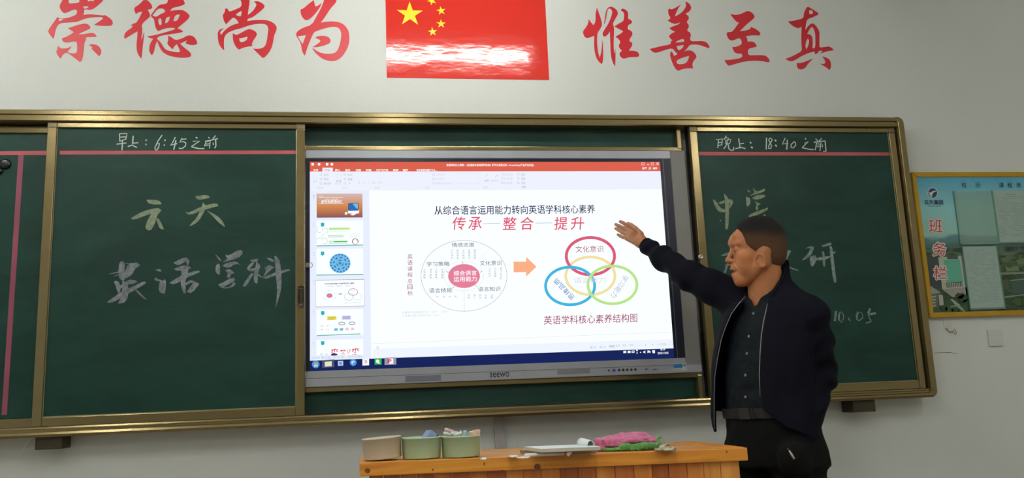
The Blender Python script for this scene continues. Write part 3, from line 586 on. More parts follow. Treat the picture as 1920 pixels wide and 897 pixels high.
# ------------------------------------------------------------------ small distance-field modeller (organic shapes)
f4 = np.float32
def ln(v, axis=-1): return np.sqrt((v * v).sum(axis))
def smin(a, b, k):
    h = np.clip(0.5 + 0.5 * (b - a) / k, 0, 1)
    return b + (a - b) * h - k * h * (1 - h)
def smax(a, b, k): return -smin(-a, -b, k)
def s_sphere(p, c, r): return ln(p - np.asarray(c, f4)) - r
def s_ell(p, c, r, R=None):
    q = p - np.asarray(c, f4)
    if R is not None: q = q @ np.asarray(R, f4)
    r = np.asarray(r, f4); k0 = ln(q / r); k1 = ln(q / (r * r)) + 1e-9
    return k0 * (k0 - 1) / k1
def s_cone(p, a, b, ra, rb):
    a = np.asarray(a, f4); b = np.asarray(b, f4); ba = b - a; pa = p - a
    t = np.clip((pa @ ba) / (ba @ ba), 0, 1)
    return ln(pa - t[..., None] * ba) - (ra + (rb - ra) * t)
def s_chain(p, pts, rs, k=0.006):
    d = None
    for i in range(len(pts) - 1):
        e = s_cone(p, pts[i], pts[i + 1], rs[i], rs[i + 1]); d = e if d is None else smin(d, e, k)
    return d
def s_box(p, c, hsz, r, R=None):
    q = p - np.asarray(c, f4)
    if R is not None: q = q @ np.asarray(R, f4)
    q = np.abs(q) - (np.asarray(hsz, f4) - r)
    return ln(np.maximum(q, 0)) + np.minimum(q.max(-1), 0) - r
def wrink(p, s, seed=0.0):
    x, y, z = p[..., 0] * s + seed, p[..., 1] * s + seed * 1.7, p[..., 2] * s - seed
    a = np.sin(x + 1.3 * np.sin(y * 0.9 + 0.4 * z)) * np.cos(z * 0.8 + 1.1 * np.sin(x * 0.7 + y))
    b = np.sin(1.9 * z + 1.2 * np.sin(1.3 * x - y) + 1.0) * np.cos(1.6 * y + 0.9 * np.sin(1.1 * z))
    return 0.6 * a + 0.4 * b
def surface(f, lo, hi, h, B=8):
    """surface-nets mesh of f=0 in the box lo..hi with cell size h"""
    lo = np.asarray(lo, float); n = np.ceil((np.asarray(hi) - lo) / h / B).astype(int); N = n * B + 1
    G = np.full(tuple(N), 1.0, f4)
    bi = np.stack(np.meshgrid(*[np.arange(k) for k in n], indexing='ij'), -1).reshape(-1, 3)
    cen = (lo + (bi * B + B / 2) * h).astype(f4)
    d = np.concatenate([f(c) for c in np.array_split(cen, max(1, len(cen) // 60000))])
    neg = d < 0
    act = np.abs(d) < B * h * 0.87 * 1.55 + 0.004
    loc = np.stack(np.meshgrid(*[np.arange(B + 1)] * 3, indexing='ij'), -1).reshape(-1, 3)
    for c in bi[neg & ~act]:
        s = c * B; G[s[0]:s[0] + B + 1, s[1]:s[1] + B + 1, s[2]:s[2] + B + 1] = -1.0
    A = bi[act]
    for ch in np.array_split(A, max(1, len(A) // 250)):
        idx = ch[:, None, :] * B + loc[None]
        v = f((lo + idx.reshape(-1, 3) * h).astype(f4)); ii = idx.reshape(-1, 3)
        G[ii[:, 0], ii[:, 1], ii[:, 2]] = v
    S = G < 0
    cs = [(i, j, k) for i in (0, 1) for j in (0, 1) for k in (0, 1)]
    sl = lambda a, o: a[o[0]:a.shape[0] - 1 + o[0], o[1]:a.shape[1] - 1 + o[1], o[2]:a.shape[2] - 1 + o[2]]
    cnt = sum(sl(S, o).astype(np.int8) for o in cs)
    cells = np.argwhere((cnt > 0) & (cnt < 8))
    vid = -np.ones(cnt.shape, np.int32); vid[cells[:, 0], cells[:, 1], cells[:, 2]] = np.arange(len(cells))
    val = {o: G[cells[:, 0] + o[0], cells[:, 1] + o[1], cells[:, 2] + o[2]] for o in cs}
    acc = np.zeros((len(cells), 3)); num = np.zeros(len(cells))
    for o in cs:
        for ax in range(3):
            if o[ax] == 0:
                q = list(o); q[ax] = 1; q = tuple(q)
                a, b = val[o], val[q]; m = (a < 0) != (b < 0)
                t = np.where(m, a / np.where(m, a - b, 1), 0); pt = np.tile(np.asarray(o, float), (len(cells), 1)); pt[:, ax] = t
                acc += pt * m[:, None]; num += m
    V = lo + (cells + acc / num[:, None]) * h
    F = []
    for ax in range(3):
        a = S; b = np.roll(S, -1, ax)
        e = a != b
        sli = [slice(1, -1)] * 3; sli[ax] = slice(0, -1)
        m = np.zeros_like(e); m[tuple(sli)] = e[tuple(sli)]
        E_ = np.argwhere(m)
        u, w = [(1, 2), (2, 0), (0, 1)][ax]
        du = np.zeros(3, int); du[u] = 1; dw = np.zeros(3, int); dw[w] = 1
        q = [E_ - du - dw, E_ - dw, E_, E_ - du]
        q = np.stack([vid[c[:, 0], c[:, 1], c[:, 2]] for c in q], 1)
        inn = S[E_[:, 0], E_[:, 1], E_[:, 2]]
        q = np.where(inn[:, None], q, q[:, ::-1]); q = q[(q >= 0).all(1)]
        F.append(q)
    return V, np.concatenate(F)
def np_mesh(name, V, F, m=None, parent=None, smooth=True):
    me = bpy.data.meshes.new(name)
    me.vertices.add(len(V)); me.vertices.foreach_set('co', np.asarray(V, f4).ravel())
    me.loops.add(F.size); me.loops.foreach_set('vertex_index', F.ravel().astype(np.int32))
    me.polygons.add(len(F)); me.polygons.foreach_set('loop_start', np.arange(0, F.size, 4, dtype=np.int32))
    me.update(calc_edges=True); me.validate()
    if smooth: me.polygons.foreach_set('use_smooth', np.ones(len(me.polygons), bool))
    return link(name, me, m, parent)
def sdf_obj(name, f, lo, hi, h, m=None, parent=None):
    V, F = surface(f, lo, hi, h); return np_mesh(name, V, F, m, parent)
# ------------------------------------------------------------------ interactive display
SY = .0165
tv = empty('interactive_display', (0, 0, 0))
tag(tv, 'large wall display in a grey metal bezel showing a lit slide editor window', 'display')
zt, zb_ = .057 + ZW, -.945 + ZW
def strip_quad(name, pts, y0, y1, m, par, bev=0.0):
    n = len(pts); V = [(a, y0, b) for a, b in pts] + [(a, y1, b) for a, b in pts]
    F = [tuple(range(n)), tuple(range(n, 2 * n))[::-1]] + [(i, (i + 1) % n, (i + 1) % n + n, i + n) for i in range(n)]
    bm = bmesh.new(); vv = [bm.verts.new(v) for v in V]
    for f in F: bm.faces.new([vv[i] for i in f])
    if bev: bmesh.ops.bevel(bm, geom=bm.edges[:], offset=bev, segments=2, affect='EDGES')
    return bmobj(name, bm, m, par)
xl = -.0185; ix0, ix1 = -.022, 1.603; iz1, iz0 = .021 + ZW, -.8805 + ZW
strip_quad('bezel_top', [(xl, zt), (1.6035, zt), (1.6035, iz1), (xl, iz1)], .0105, .075, M_silver, tv, .002)
strip_quad('bezel_right', [(1.604, zt), (1.674, zt), (1.674, zb_), (1.604, zb_)], .0125, .075, mat('shaded_display_metal', (124, 123, 120), rough=.5, metal=.3), tv, .002)  # same bezel metal; its dimmer reflection is painted in as a darker grey
strip_quad('bezel_bottom', [(xl, iz0), (1.6035, iz0), (1.6035, -.910 + ZW), (xl, -.910 + ZW)], .0115, .075, M_silver, tv, .0015)
strip_quad('bezel_bottom', [(xl, -.911 + ZW), (1.674, -.911 + ZW), (1.674, zb_), (xl, zb_)], .0075, .075, M_silver, tv, .002)
# black glass border round the picture
sx0, sx1, sz1, sz0 = P(581, 490, SY).x, P(1250.8, 490, SY).x, P(900, 303.7, SY).z, P(900, 687.5, SY).z
bm = bmesh.new()
bbox(bm, xl, 1.6035, .0135, .06, sz1, iz1); bbox(bm, xl, 1.6035, .0135, .06, iz0, sz0); bbox(bm, xl, sx0, .0135, .06, sz0, sz1); bbox(bm, sx1, 1.6035, .0135, .06, sz0, sz1)
bmobj('glass_border', bm, M_black, tv)
box('glass_edge', sx1 + .012, sx1 + .016, .0125, .0136, iz0, iz1, mat('glass_edge_grey', (70, 74, 92), rough=.3), tv)
# picture
K = 1.0
E_white = glow('screen_white', (246, 255, 255), 1.06)
E_side = glow('screen_pane', (232, 240, 255), 1.0)
E_rib = glow('screen_ribbon', (238, 243, 255), 1.0)
E_note = glow('screen_notes', (240, 246, 255), 1.0)
E_orange = glow('screen_title_bar', (222, 100, 80), 1.0)
E_navy = glow('screen_taskbar', (24, 38, 92), 1.0)
E_txt = glow('screen_dark_text', (44, 48, 92), 1.0)
E_grey = glow('screen_grey_text', (176, 184, 200), 1.0)
E_lgrey = glow('screen_pale_text', (206, 212, 226), 1.0)
E_wt = glow('screen_white_text', (255, 250, 252), 1.0)
E_red = glow('screen_red', (226, 78, 112), 1.0)
E_pink = glow('screen_pink', (230, 128, 156), 1.0)
E_ringr = glow('screen_ring_red', (220, 92, 124), 1.0)
E_ringb = glow('screen_ring_blue', (70, 182, 226), 1.0)
E_ringg = glow('screen_ring_green', (186, 230, 140), 1.0)
E_ringy = glow('screen_ring_yellow', (242, 226, 164), 1.0)
E_maroon = glow('screen_maroon', (166, 62, 104), 1.0)
E_teal = glow('screen_teal', (44, 178, 190), 1.0)
E_tealbar = glow('screen_teal_bar', (104, 182, 172), 1.0)
E_blue = glow('screen_blue', (116, 190, 232), 1.0)
E_dblue = glow('screen_deep_blue', (48, 110, 190), 1.0)
E_peach = glow('screen_peach', (252, 178, 134), 1.0)
E_line = glow('screen_line', (168, 168, 172), 1.0)
E_green = glow('screen_green', (76, 190, 110), 1.0)
E_yel = glow('screen_yellow', (240, 226, 90), 1.0)
E_lil = glow('screen_lilac', (206, 204, 240), 1.0)
E_brown = glow('screen_brown', (168, 96, 68), 1.0)
E_brown2 = glow('screen_orange_brown', (206, 136, 84), 1.0)
def bxs(u0, v0, u1, v1, y, m, par, name='panel', s0=0, s1=0):
    return sheet_px(name, [(u0, v0), (u1, v0 + s0), (u1, v1 + s1), (u0, v1)], y, m, par)
def lay(k): return SY - .00022 * k
# whole-screen areas follow the screen's own edges (level lines of the real picture)
def scr(x0, x1, z0, z1, k, m, name, par):      # fractions of the picture, from the top left
    X = lambda a: sx0 + (sx1 - sx0) * a; Z = lambda a: sz1 + (sz0 - sz1) * a
    return mesh(name, [(X(x0), lay(k), Z(z0)), (X(x1), lay(k), Z(z0)), (X(x1), lay(k), Z(z1)), (X(x0), lay(k), Z(z1))], [(0, 1, 2, 3)], m, par)
def fr_(u, v):
    p = P(u, v, SY); return (p.x - sx0) / (sx1 - sx0), (p.z - sz1) / (sz0 - sz1)
screen = box('screen', sx0, sx1, SY, .06, sz0, sz1, E_white, tv)
zb1_ = fr_(900, 321.5)[1]; zr = fr_(900, 357)[1]; zk = fr_(900, 666)[1]; zn = fr_(900, 648)[1]; xs = fr_(694, 500)[0]
tb = scr(0, 1, 0, zb1_, 1, E_orange, 'title_bar', screen)
rb_ = scr(0, 1, zb1_, zr, 1, E_rib, 'ribbon', screen)
sp = scr(0, xs, zr, zk, 1, E_side, 'slide_list', screen)
scr(0, 1, zk, 1, 2, E_navy, 'taskbar', screen)
scr(xs + .004, 1, zn, zk, 1, E_note, 'notes_strip', screen)
def joined(name, objs):
    o = merge(name, objs, screen); o['kind'] = 'stuff'; return o
L = []
L.append(text('t', '英语学科核心素养 -《普通高中英语课程标准》解读与课堂分析 - PowerPoint(产品激活失败)', 837, 307.5, 1001, 313, lay(2), E_wt, None, bold=.02))
for (s, a, b) in (('文件', 587, 597), ('插入', 628, 638), ('设计', 647, 657), ('切换', 667, 677), ('动画', 686, 696), ('幻灯片放映', 705, 728), ('审阅', 737, 747), ('视图', 755, 765), ('告诉我您想要做什么…', 781, 820)):
    L.append(text('t', s, a, 317, b, 321.6, lay(2), E_wt, None, bold=.03))
L.append(bxs(604.5, 314.7, 624, 324, lay(2), E_rib, None)); L.append(text('t', '开始', 609, 317, 619, 321.6, lay(3), E_orange, None))
L.append(text('t', '登录', 1204, 313.5, 1213, 318, lay(2), E_wt, None, bold=.03)); L.append(text('t', '共享', 1224, 313.5, 1232, 318, lay(2), E_wt, None, bold=.03))
for (a, b) in ((584, 590), (596, 602), (611, 617), (620, 626)): L.append(bxs(a, 306, b - 1.5, 310.5, lay(2), E_wt, None))
L.append(bxs(1213, 308.5, 1217, 309.6, lay(2), E_wt, None)); L.append(bands('t', [([(1221, 305.5), (1226, 305.5), (1226, 309.5), (1221, 309.5)], .8, 1), ([(1231, 305), (1235, 309.5)], .9), ([(1235, 305), (1231, 309.5)], .9), ([(1203, 305.5), (1208, 305.5), (1208, 309.5), (1203, 309.5)], .8, 1)], lay(2), E_wt))
L.append(bands('t', [(ell(1218.5, 315, 1.6, 1.6, 12), .7, 1), (ell(1218.5, 319, 2.6, 2.2, 8, PI, 2 * PI), .7)], lay(2), E_wt))
joined('title_bar_marks', L)
L = []
for (s, a, v, b, g) in (('粘贴', 587, 338, 595, 0), ('剪切', 607, 326, 616, 1), ('复制', 607, 334, 616, 1), ('格式刷', 607, 342, 620, 1), ('剪贴板', 594, 350, 606, 0), ('新建', 630, 337.5, 640, 1), ('幻灯片', 628, 342.5, 640, 0),
    ('版式', 652, 326, 661, 1), ('重置', 652, 334, 661, 1), ('节', 653, 342, 657, 1), ('幻灯片', 641, 350, 653, 0), ('字体', 702, 350, 711, 0), ('B  I  U  S  abc  AV', 672, 340, 716, 0), ('段落', 797, 349.5, 805, 0), ('文字方向', 817, 325.5, 833, 0), ('对齐文本', 817, 333.5, 833, 0), ('转换为 SmartArt', 817, 341.5, 849, 0),
    ('排列', 908, 337, 917, 1), ('快速样式', 920, 337, 936, 0), ('形状填充', 945, 325.5, 961, 0), ('形状轮廓', 945, 333, 961, 0), ('形状效果', 945, 341, 961, 0), ('绘图', 906, 349.5, 914, 0), ('查找', 977, 325, 985, 1), ('替换', 977, 333, 985, 1), ('选择', 977, 341, 985, 1), ('编辑', 978, 348.5, 986, 1)):
    L.append(text('t', s, a, v, b, v + 4.6, lay(2), E_grey if g else E_lgrey, None))
for (a, v) in ((600, 326), (600, 334), (600, 342), (645, 326), (645, 334), (645, 342), (811, 326), (811, 334), (811, 342), (940, 325.5), (940, 333), (940, 341), (970, 325), (970, 333), (970, 341)):
    L.append(bands('t', [([(a, v), (a + 3.5, v), (a + 3.5, v + 3.5), (a, v + 3.5)], .6, 1)], lay(2), E_grey))
L.append(bands('t', [([(631, 327), (640, 327), (640, 334), (631, 334)], .5, 1), ([(588, 328), (594, 328), (594, 335), (588, 335)], .5, 1), ([(858, 326), (900, 326), (900, 344), (858, 344)], .4, 1), ([(910, 331), (914, 327)], 1.2), ([(928, 333), (934, 327)], 1.2)], lay(2), E_lgrey))
joined('ribbon_marks', L)
# ---- main slide
text('slide_title', '从综合语言运用能力转向英语学科核心素养', 814.5, 385, 1115.5, 402, lay(2), E_txt, screen, bold=.008)
for (s, u) in (('传', 860.5), ('承', 891), ('整', 955.5), ('合', 988), ('提', 1052), ('升', 1083)):
    text('red_brush_word', s, u - 12.5, 407, u + 12.5, 431.5, lay(2), E_red, screen, bold=.006, shear=.12)
L = [bands('t', [([(906, 420), (938, 419)], 1.0), ([(1004, 419), (1036, 418)], 1.0)], lay(2), E_grey)]
L.append(bands('t', [(ell(870, 517.6, 80.5, 66.5, 72), .8, 1), ([(870, 545), (870.5, 584)], .5)], lay(2), E_line))
L.append(bands('t', [([(814, 472), (836, 490)], .4), ([(916, 470), (897, 488)], .4), (ell(869.5, 518, 37, 28, 48), .6, 1)], lay(2), E_lgrey))
L.append(bands('t', [([(867.5, 491), (867.8, 495)], 1.2), ([(836, 509), (841, 511.5)], 1.1), ([(904, 509), (900, 511)], 1.1), ([(848, 541), (852, 537)], 1.1), ([(895, 538), (890, 534.5)], 1.1)], lay(3), E_line))
joined('diagram_outline', L)
slab_px('diagram_core', [ell(870, 518, 29.8, 22.5, 48)], lay(2), E_pink, screen, .0001)
text('core_words', '综合语言', 850.5, 507.5, 894, 517.2, lay(4), E_wt, screen, bold=.014)
text('core_words', '运用能力', 850.5, 518.8, 894, 528.5, lay(4), E_wt, screen, bold=.014)
for (s, a, v0, b, v1) in (('情感态度', 847, 455.5, 889.5, 463.5), ('学习策略', 800, 491, 843, 499.5), ('文化意识', 899.5, 489, 941, 498), ('语言技能', 804.5, 540.5, 848, 549), ('语言知识', 896.5, 538, 938.5, 546.5)):
    text('diagram_heading', s, a, v0, b, v1, lay(2), E_txt, screen)
L = []
def col_(s, u, v0, v1, w=4.2):
    n = len(s)
    for i, c in enumerate(s):
        t = v0 + (v1 - v0) * i / n; L.append(text('t', c, u - w / 2, t, u + w / 2, t + (v1 - v0) / n * .86, lay(2), E_grey, None, bold=.012))
for u, s in ((847.5, '兴趣动机'), (858, '自信意志'), (869, '合作精神'), (879.5, '祖国意识'), (890.5, '国际视野')): col_(s, u, 468, 487)
for u, s in ((796, '认知策略'), (807.5, '调控策略'), (818, '交际策略'), (829.5, '资源策略')): col_(s, u, 504, 523.5)
for u, s in ((918, '文化知识'), (928.5, '文化理解'), (939.5, '跨文化交际')): col_(s, u, 502, 521 + (4 if u > 935 else 0))
for u, s in ((820.5, '听'), (832, '说'), (843, '读'), (854, '写')): col_(s, u, 555, 559.5)
for u, s in ((879, '语音'), (889.5, '词汇'), (900, '语法'), (911, '功能'), (922, '话题')): col_(s, u, 552, 561)
L.append(text('t', '普通高中英语课程标准（实验）（2003）', 753.5, 583, 840, 588, lay(2), E_lgrey, None)); L.append(text('t', '义务教育英语课程标准（2011）', 753.5, 589.5, 826, 594.5, lay(2), E_lgrey, None))
joined('diagram_small_words', L)
L = []
for i, c in enumerate('英语课程总目标'):
    t = 477 + 11.4 * i; L.append(text('t', c, 764, t, 773.5, t + 9, lay(2), E_maroon, None))
joined('side_caption', L)
slab_px('orange_arrow', [[(963, 491), (986.5, 491), (986.5, 482), (1006, 500.5), (986.5, 519), (986.5, 510.5), (963, 511)]], lay(2), E_peach, screen, .0001)
def ring(cu_, cv, ru, rv, w, k, m, nm): bands(nm, [(ell(cu_, cv, ru - w / 2, rv - w / 2, 96), w, 1)], lay(k), m, screen)
ring(1106.9, 517.7, 48.7, 38, 5.2, 2, E_ringy, 'yellow_ring'); ring(1107, 480.7, 48, 37.7, 5.6, 3, E_ringr, 'red_ring')
ring(1069, 536.6, 48.7, 38, 5.4, 4, E_ringb, 'blue_ring'); ring(1148.3, 534.6, 48.5, 38, 5.2, 5, E_ringg, 'green_ring')
text('ring_words', '文化意识', 1079, 461, 1131.5, 473.5, lay(4), E_maroon, screen)
text('ring_words', '语言能力', 1076, 520, 1136, 531, lay(6), E_lgrey, screen)
text('ring_words', '思维品质', 1033, 537, 1082, 548, lay(6), E_dblue, screen, rot=math.radians(-48 + 180))
text('ring_words', '学习能力', 1138, 532, 1186, 544, lay(6), E_grey, screen, rot=math.radians(-126))
text('slide_caption', '英语学科核心素养结构图', 1019.5, 590.5, 1195, 607, lay(2), E_maroon, screen, bold=.004, shear=.08)
L = [bands('t', [([(697, 645), (1262, 623)], .5)], lay(2), E_lgrey), bands('t', [(ell(708, 652.5, 2, 2.4, 12), .7, 1)], lay(3), E_grey)]
L.append(text('t', '幻灯片 第 4 张，共 41 张     中文(中国)', 584, 668, 678, 673, lay(2), E_grey, None))
L.append(text('t', '备注   批注', 1106, 649.5, 1136, 653.5, lay(3), E_grey, None)); L.append(bxs(1142, 647.5, 1153, 652, lay(3), E_lgrey, None))
L.append(text('t', '□  ▤  ▽  —   |    +  110%  ⛶', 1155, 645, 1262, 650, lay(3), E_grey, None))
joined('status_bar_marks', L)
# ---- slide thumbnails
def thumb_base(u0, v0, u1, v1, s=0):
    return sheet_px('thumbnail', [(u0, v0), (u1, v0 + s), (u1, v1 + s), (u0, v1)], lay(2), E_white, screen)
def badge(u, v): return sheet_px('b', [(u, v), (u + 6.5, v), (u + 6.5, v + 6), (u + 3.3, v + 8), (u, v + 6)], lay(3), E_teal)
def bar_(v): return bands('b', [([(593.5, v), (681, v - 1.6)], 1.7)], lay(3), E_tealbar)
def thumb(objs, base, name): return merge(name, [base] + objs, screen)
m = glow('thumb_gradient', (200, 130, 90), 1.0)      # printed gradient of the first slide
nt = m.node_tree; tc = nt.nodes.new('ShaderNodeTexCoord'); sx_ = nt.nodes.new('ShaderNodeSeparateXYZ'); rp = nt.nodes.new('ShaderNodeValToRGB'); mr = nt.nodes.new('ShaderNodeMapRange')
a = P(630, 363, SY).z; b = P(630, 408.5, SY).z
mr.inputs['From Min'].default_value = b; mr.inputs['From Max'].default_value = a
nt.links.new(tc.outputs['Object'], sx_.inputs[0]); nt.links.new(sx_.outputs['Z'], mr.inputs[0]); nt.links.new(mr.outputs[0], rp.inputs[0]); nt.links.new(rp.outputs[0], nt.nodes['Emission'].inputs[0])
rp.color_ramp.elements[0].color = rgb(140, 88, 92); rp.color_ramp.elements[1].color = rgb(214, 186, 178)
e = rp.color_ramp.elements.new(.45); e.color = rgb(212, 136, 78)
t1 = sheet_px('thumbnail', [(593.5, 363.3), (679.5, 363.3), (679.8, 408), (593.8, 408.6)], lay(2), m)
g = [text('x', '解读与课例分析', 602.5, 375.5, 641.5, 381.5, lay(3), E_wt, None, bold=.03), text('x', '普通高中英语新课标', 609, 373, 635, 375.3, lay(3), E_wt, None),
     bands('x', [([(598, 370.5), (643, 370.5)], .7), ([(598, 381.8), (644, 381.8)], .7), ([(598, 368.3), (606, 368.3)], .7)], lay(3), E_wt),
     sheet_px('x', [(652.5, 394), (673, 393), (673.3, 400), (668, 401), (663, 404.3), (656, 403.5), (661, 401), (652.5, 400.4)], lay(3), E_wt), sheet_px('x', [(653, 381.5), (672, 380.7), (672, 395), (653, 395.5)], lay(4), glow('scr_dk', (40, 60, 110), 1)),
     sheet_px('x', [(654, 382.3), (671, 381.6), (671, 394), (654, 394.5)], lay(5), E_dblue), sheet_px('x', [(661, 382.2), (671, 381.8), (671, 392), (667, 390)], lay(6), E_blue),
     sheet_px('x', [(647, 398), (651, 398), (651, 403), (646.5, 402.5)], lay(3), E_wt)]
thumb(g, t1, 'thumbnail')
b2 = thumb_base(593.5, 414, 681, 461, -.5)
g = [badge(601.5, 418), bar_(461.3), sheet_px('x', [(617, 427.5), (655, 427), (656, 430.5), (617, 431.5)], lay(3), E_ringg), bands('x', [([(617, 431), (656, 430.5), (656, 434), (617, 434.5)], .5, 1)], lay(3), E_ringg),
     bands('x', [([(615, 442), (644, 441.5), (644, 444.2), (615, 444.6)], 1.1, 1), ], lay(3), glow('scr_g2', (130, 196, 140), 1)), bands('x', [([(616.5, 453), (652, 452.3), (652, 455.8), (616.5, 456.3)], 1.0, 1), ([(626, 453.4), (651, 453)], 2.2)], lay(3), E_green),
     bands('x', [(ell(599, 431, 5, 5.5, 16, .3 * PI, 1.5 * PI), .6), (ell(609.5, 433, 5.5, 5, 16, -PI, .5 * PI), .6), (ell(609, 443, 5, 5, 12, .5 * PI, 1.5 * PI), .6), (ell(609, 452.5, 5, 5.5, 16, -.5 * PI, .9 * PI), .6), (ell(599, 452, 5.5, 5.5, 12, 1.1 * PI, 2 * PI), .6)], lay(3), E_line),
     bands('x', [(ell(666, 453, 5.4, 5, 20, .75 * PI, 2.25 * PI), 1.4), ([(662, 457), (666.5, 459.5), (670, 457)], 1.0)], lay(3), glow('scr_br', (140, 84, 90), 1)), text('x', '工具性 人文性', 656, 437, 675, 440, lay(3), E_lgrey, None), text('x', '综合语言', 657, 442, 674, 445, lay(3), E_lgrey, None)]
thumb(g, b2, 'thumbnail')
b3 = thumb_base(593.5, 467, 681, 515, -.5)
g = [badge(601.5, 472), bar_(516.3), slab_px('x', [ell(637.5, 494, 19.7, 18.5, 40)], lay(3), E_blue, None, .0001)]
for rr_, n_, w_ in ((17, 18, 2.6), (11.5, 8, 2.4), (6, 3, 1.6)):
    g.append(bands('x', [(ell(637.5, 494, rr_, rr_ * .94, 4, 2 * PI * k / n_, 2 * PI * (k + .62) / n_), w_) for k in range(n_)], lay(4), E_dblue))
g.append(text('x', '核心\n素养', 635, 491, 640, 496.5, lay(5), E_txt, None, bold=.03))
thumb(g, b3, 'thumbnail')
b4 = thumb_base(592, 526, 683, 575.8, -1.6)
g = [bands('x', [([(592, 526), (683, 524.2), (683.5, 574), (592, 576)], 1.1, 1)], lay(3), glow('scr_sel', (176, 148, 160), 1)), text('x', '从综合语言运用能力转向英语学科核心素养', 609, 530.5, 664, 533.6, lay(3), E_txt, None, bold=.02),
     text('x', '传承—整合—提升', 614, 535.2, 659, 538.2, lay(3), E_grey, None), slab_px('x', [ell(617.8, 554.8, 5, 3.6, 24)], lay(3), E_pink, None, .0001), bands('x', [(ell(617.8, 554.8, 5, 3.6, 24), .8, 1)], lay(4), E_maroon),
     bands('x', [(ell(662, 548, 8.6, 6.3, 30), .8, 1)], lay(3), E_maroon), bands('x', [(ell(654, 557, 8.5, 6.5, 30), .7, 1), (ell(669.5, 556.5, 8.5, 6.5, 30), .5, 1)], lay(3), E_grey),
     sheet_px('x', [(635, 550.5), (639, 550.5), (639, 549), (641.5, 551.7), (639, 554.2), (639, 553), (635, 553)], lay(3), E_grey)]
for (s, a, v, b) in (('文化意识', 657, 544.5, 666), ('情感态度', 614, 544, 621), ('学习策略', 605, 549.5, 613), ('文化意识', 625, 549.3, 632), ('语言技能', 605.5, 558.6, 613.5), ('语言知识', 623, 558.2, 630), ('英语学科核心素养结构图', 645, 567.3, 677)):
    g.append(text('x', s, a, v, b, v + 2, lay(4), E_grey, None))
thumb(g, b4, 'thumbnail')
b5 = thumb_base(593.5, 581, 681, 630, -1)
g = [badge(601.8, 583.8), bands('b', [([(594, 629.8), (676, 626.6)], 1.7)], lay(3), E_tealbar), sheet_px('x', [(613, 593.6), (631, 593), (631, 600.3), (613, 601)], lay(3), E_yel), sheet_px('x', [(641, 592.6), (658, 592), (658, 599.5), (641, 600)], lay(3), E_lil),
     text('x', '综合语言\n运用能力', 615, 594.5, 629, 599.8, lay(4), glow('scr_ol', (170, 160, 60), 1), None, bold=.02), text('x', '英语学科\n核心素养', 643, 593.4, 656, 598.8, lay(4), glow('scr_li', (140, 136, 190), 1), None, bold=.02),
     bands('x', [([(632, 597), (641, 596.5)], .5)], lay(3), E_lil), bands('x', [(ell(641, 607.2, 6, 2.4, 24), 1.2, 1), (ell(660, 606.6, 5.8, 2.4, 24), 1.2, 1)], lay(3), glow('scr_sl', (110, 140, 160), 1)),
     sheet_px('x', [(626.5, 616), (633.5, 615.8), (633.5, 620.6), (626.5, 621)], lay(3), E_blue), sheet_px('x', [(637, 615.7), (643.5, 615.5), (643.5, 620.3), (637, 620.6)], lay(3), E_blue), sheet_px('x', [(647.5, 615.3), (654, 615.1), (654, 619.8), (647.5, 620)], lay(3), glow('scr_ppk', (240, 206, 206), 1)), sheet_px('x', [(658, 615), (664, 614.8), (664, 619.4), (658, 619.6)], lay(3), glow('scr_ppk', (240, 206, 206), 1)),
     text('x', '教   学', 601, 610, 617, 613, lay(3), E_grey, None), text('x', '教   法', 601, 617, 617, 620, lay(3), E_grey, None)]
thumb(g, b5, 'thumbnail')
b6 = thumb_base(593.5, 638, 681, 667, -1.5)
g = [badge(601.8, 640.2), text('x', '变', 620, 654, 634, 667.5, lay(3), E_red, None, bold=.02, shear=.2), text('x', '双', 638, 656.5, 648.5, 665, lay(3), E_red, None, bold=.05), bands('x', [([(651, 656), (653, 664), (657, 655)], 1.4)], lay(3), E_red), text('x', '变', 659, 653, 673.5, 665.5, lay(3), E_red, None, bold=.02, shear=.2),
     sheet_px('x', [(621, 664.5), (625, 662.5), (632, 664), (633, 666.5), (620.5, 667)], lay(4), E_txt), text('x', '走 出', 600, 662.5, 614, 667, lay(3), E_grey, None)]
thumb(g, b6, 'thumbnail')
L = []
for k, v in enumerate((366, 418, 473, 527, 583, 641.5)):
    L.append(text('t', '%d' % (k + 1), 587.4, v, 589.6, v + 3.4, lay(2), E_grey, None)); L.append(sheet_px('t', [(587.3, v + 7), (589.8, v + 7), (588.6, v + 5.4)], lay(2), E_grey))
joined('slide_numbers', L)
# ---- taskbar icons
def disc(u, v, r, k, m): return slab_px('d', [ell(u, v, r, r, 24)], lay(k), m, None, .0001)
E_iblue = glow('icon_blue', (70, 150, 226), 1); E_ipale = glow('icon_pale', (214, 224, 236), 1); E_iw = glow('icon_white', (246, 246, 250), 1)
E_ig = glow('icon_green', (44, 186, 84), 1); E_ir = glow('icon_red', (214, 70, 74), 1); E_ilt = glow('icon_tile', (150, 152, 178), 1)
merge('start_button', [disc(592, 683.8, 7.2, 3, E_iblue), sheet_px('x', [(589, 681), (592, 680.5), (592, 684), (589, 684.5)], lay(4), glow('i1', (240, 150, 70), 1)), sheet_px('x', [(592.7, 680.4), (595.7, 680), (595.7, 683.5), (592.7, 684)], lay(4), glow('i2', (150, 210, 90), 1)), sheet_px('x', [(589, 685), (592, 684.7), (592, 688), (589, 688.3)], lay(4), E_ipale), sheet_px('x', [(592.7, 684.6), (595.7, 684.2), (595.7, 687.4), (592.7, 687.8)], lay(4), glow('i3', (248, 216, 90), 1))], screen)
merge('taskbar_icon', [sheet_px('x', [(604, 676), (627, 674.5), (627, 689), (604, 690.2)], lay(3), glow('i4', (78, 84, 118), 1)), sheet_px('x', [(609, 679), (622, 678), (622, 687), (609, 688)], lay(4), glow('i5', (226, 228, 196), 1))], screen)
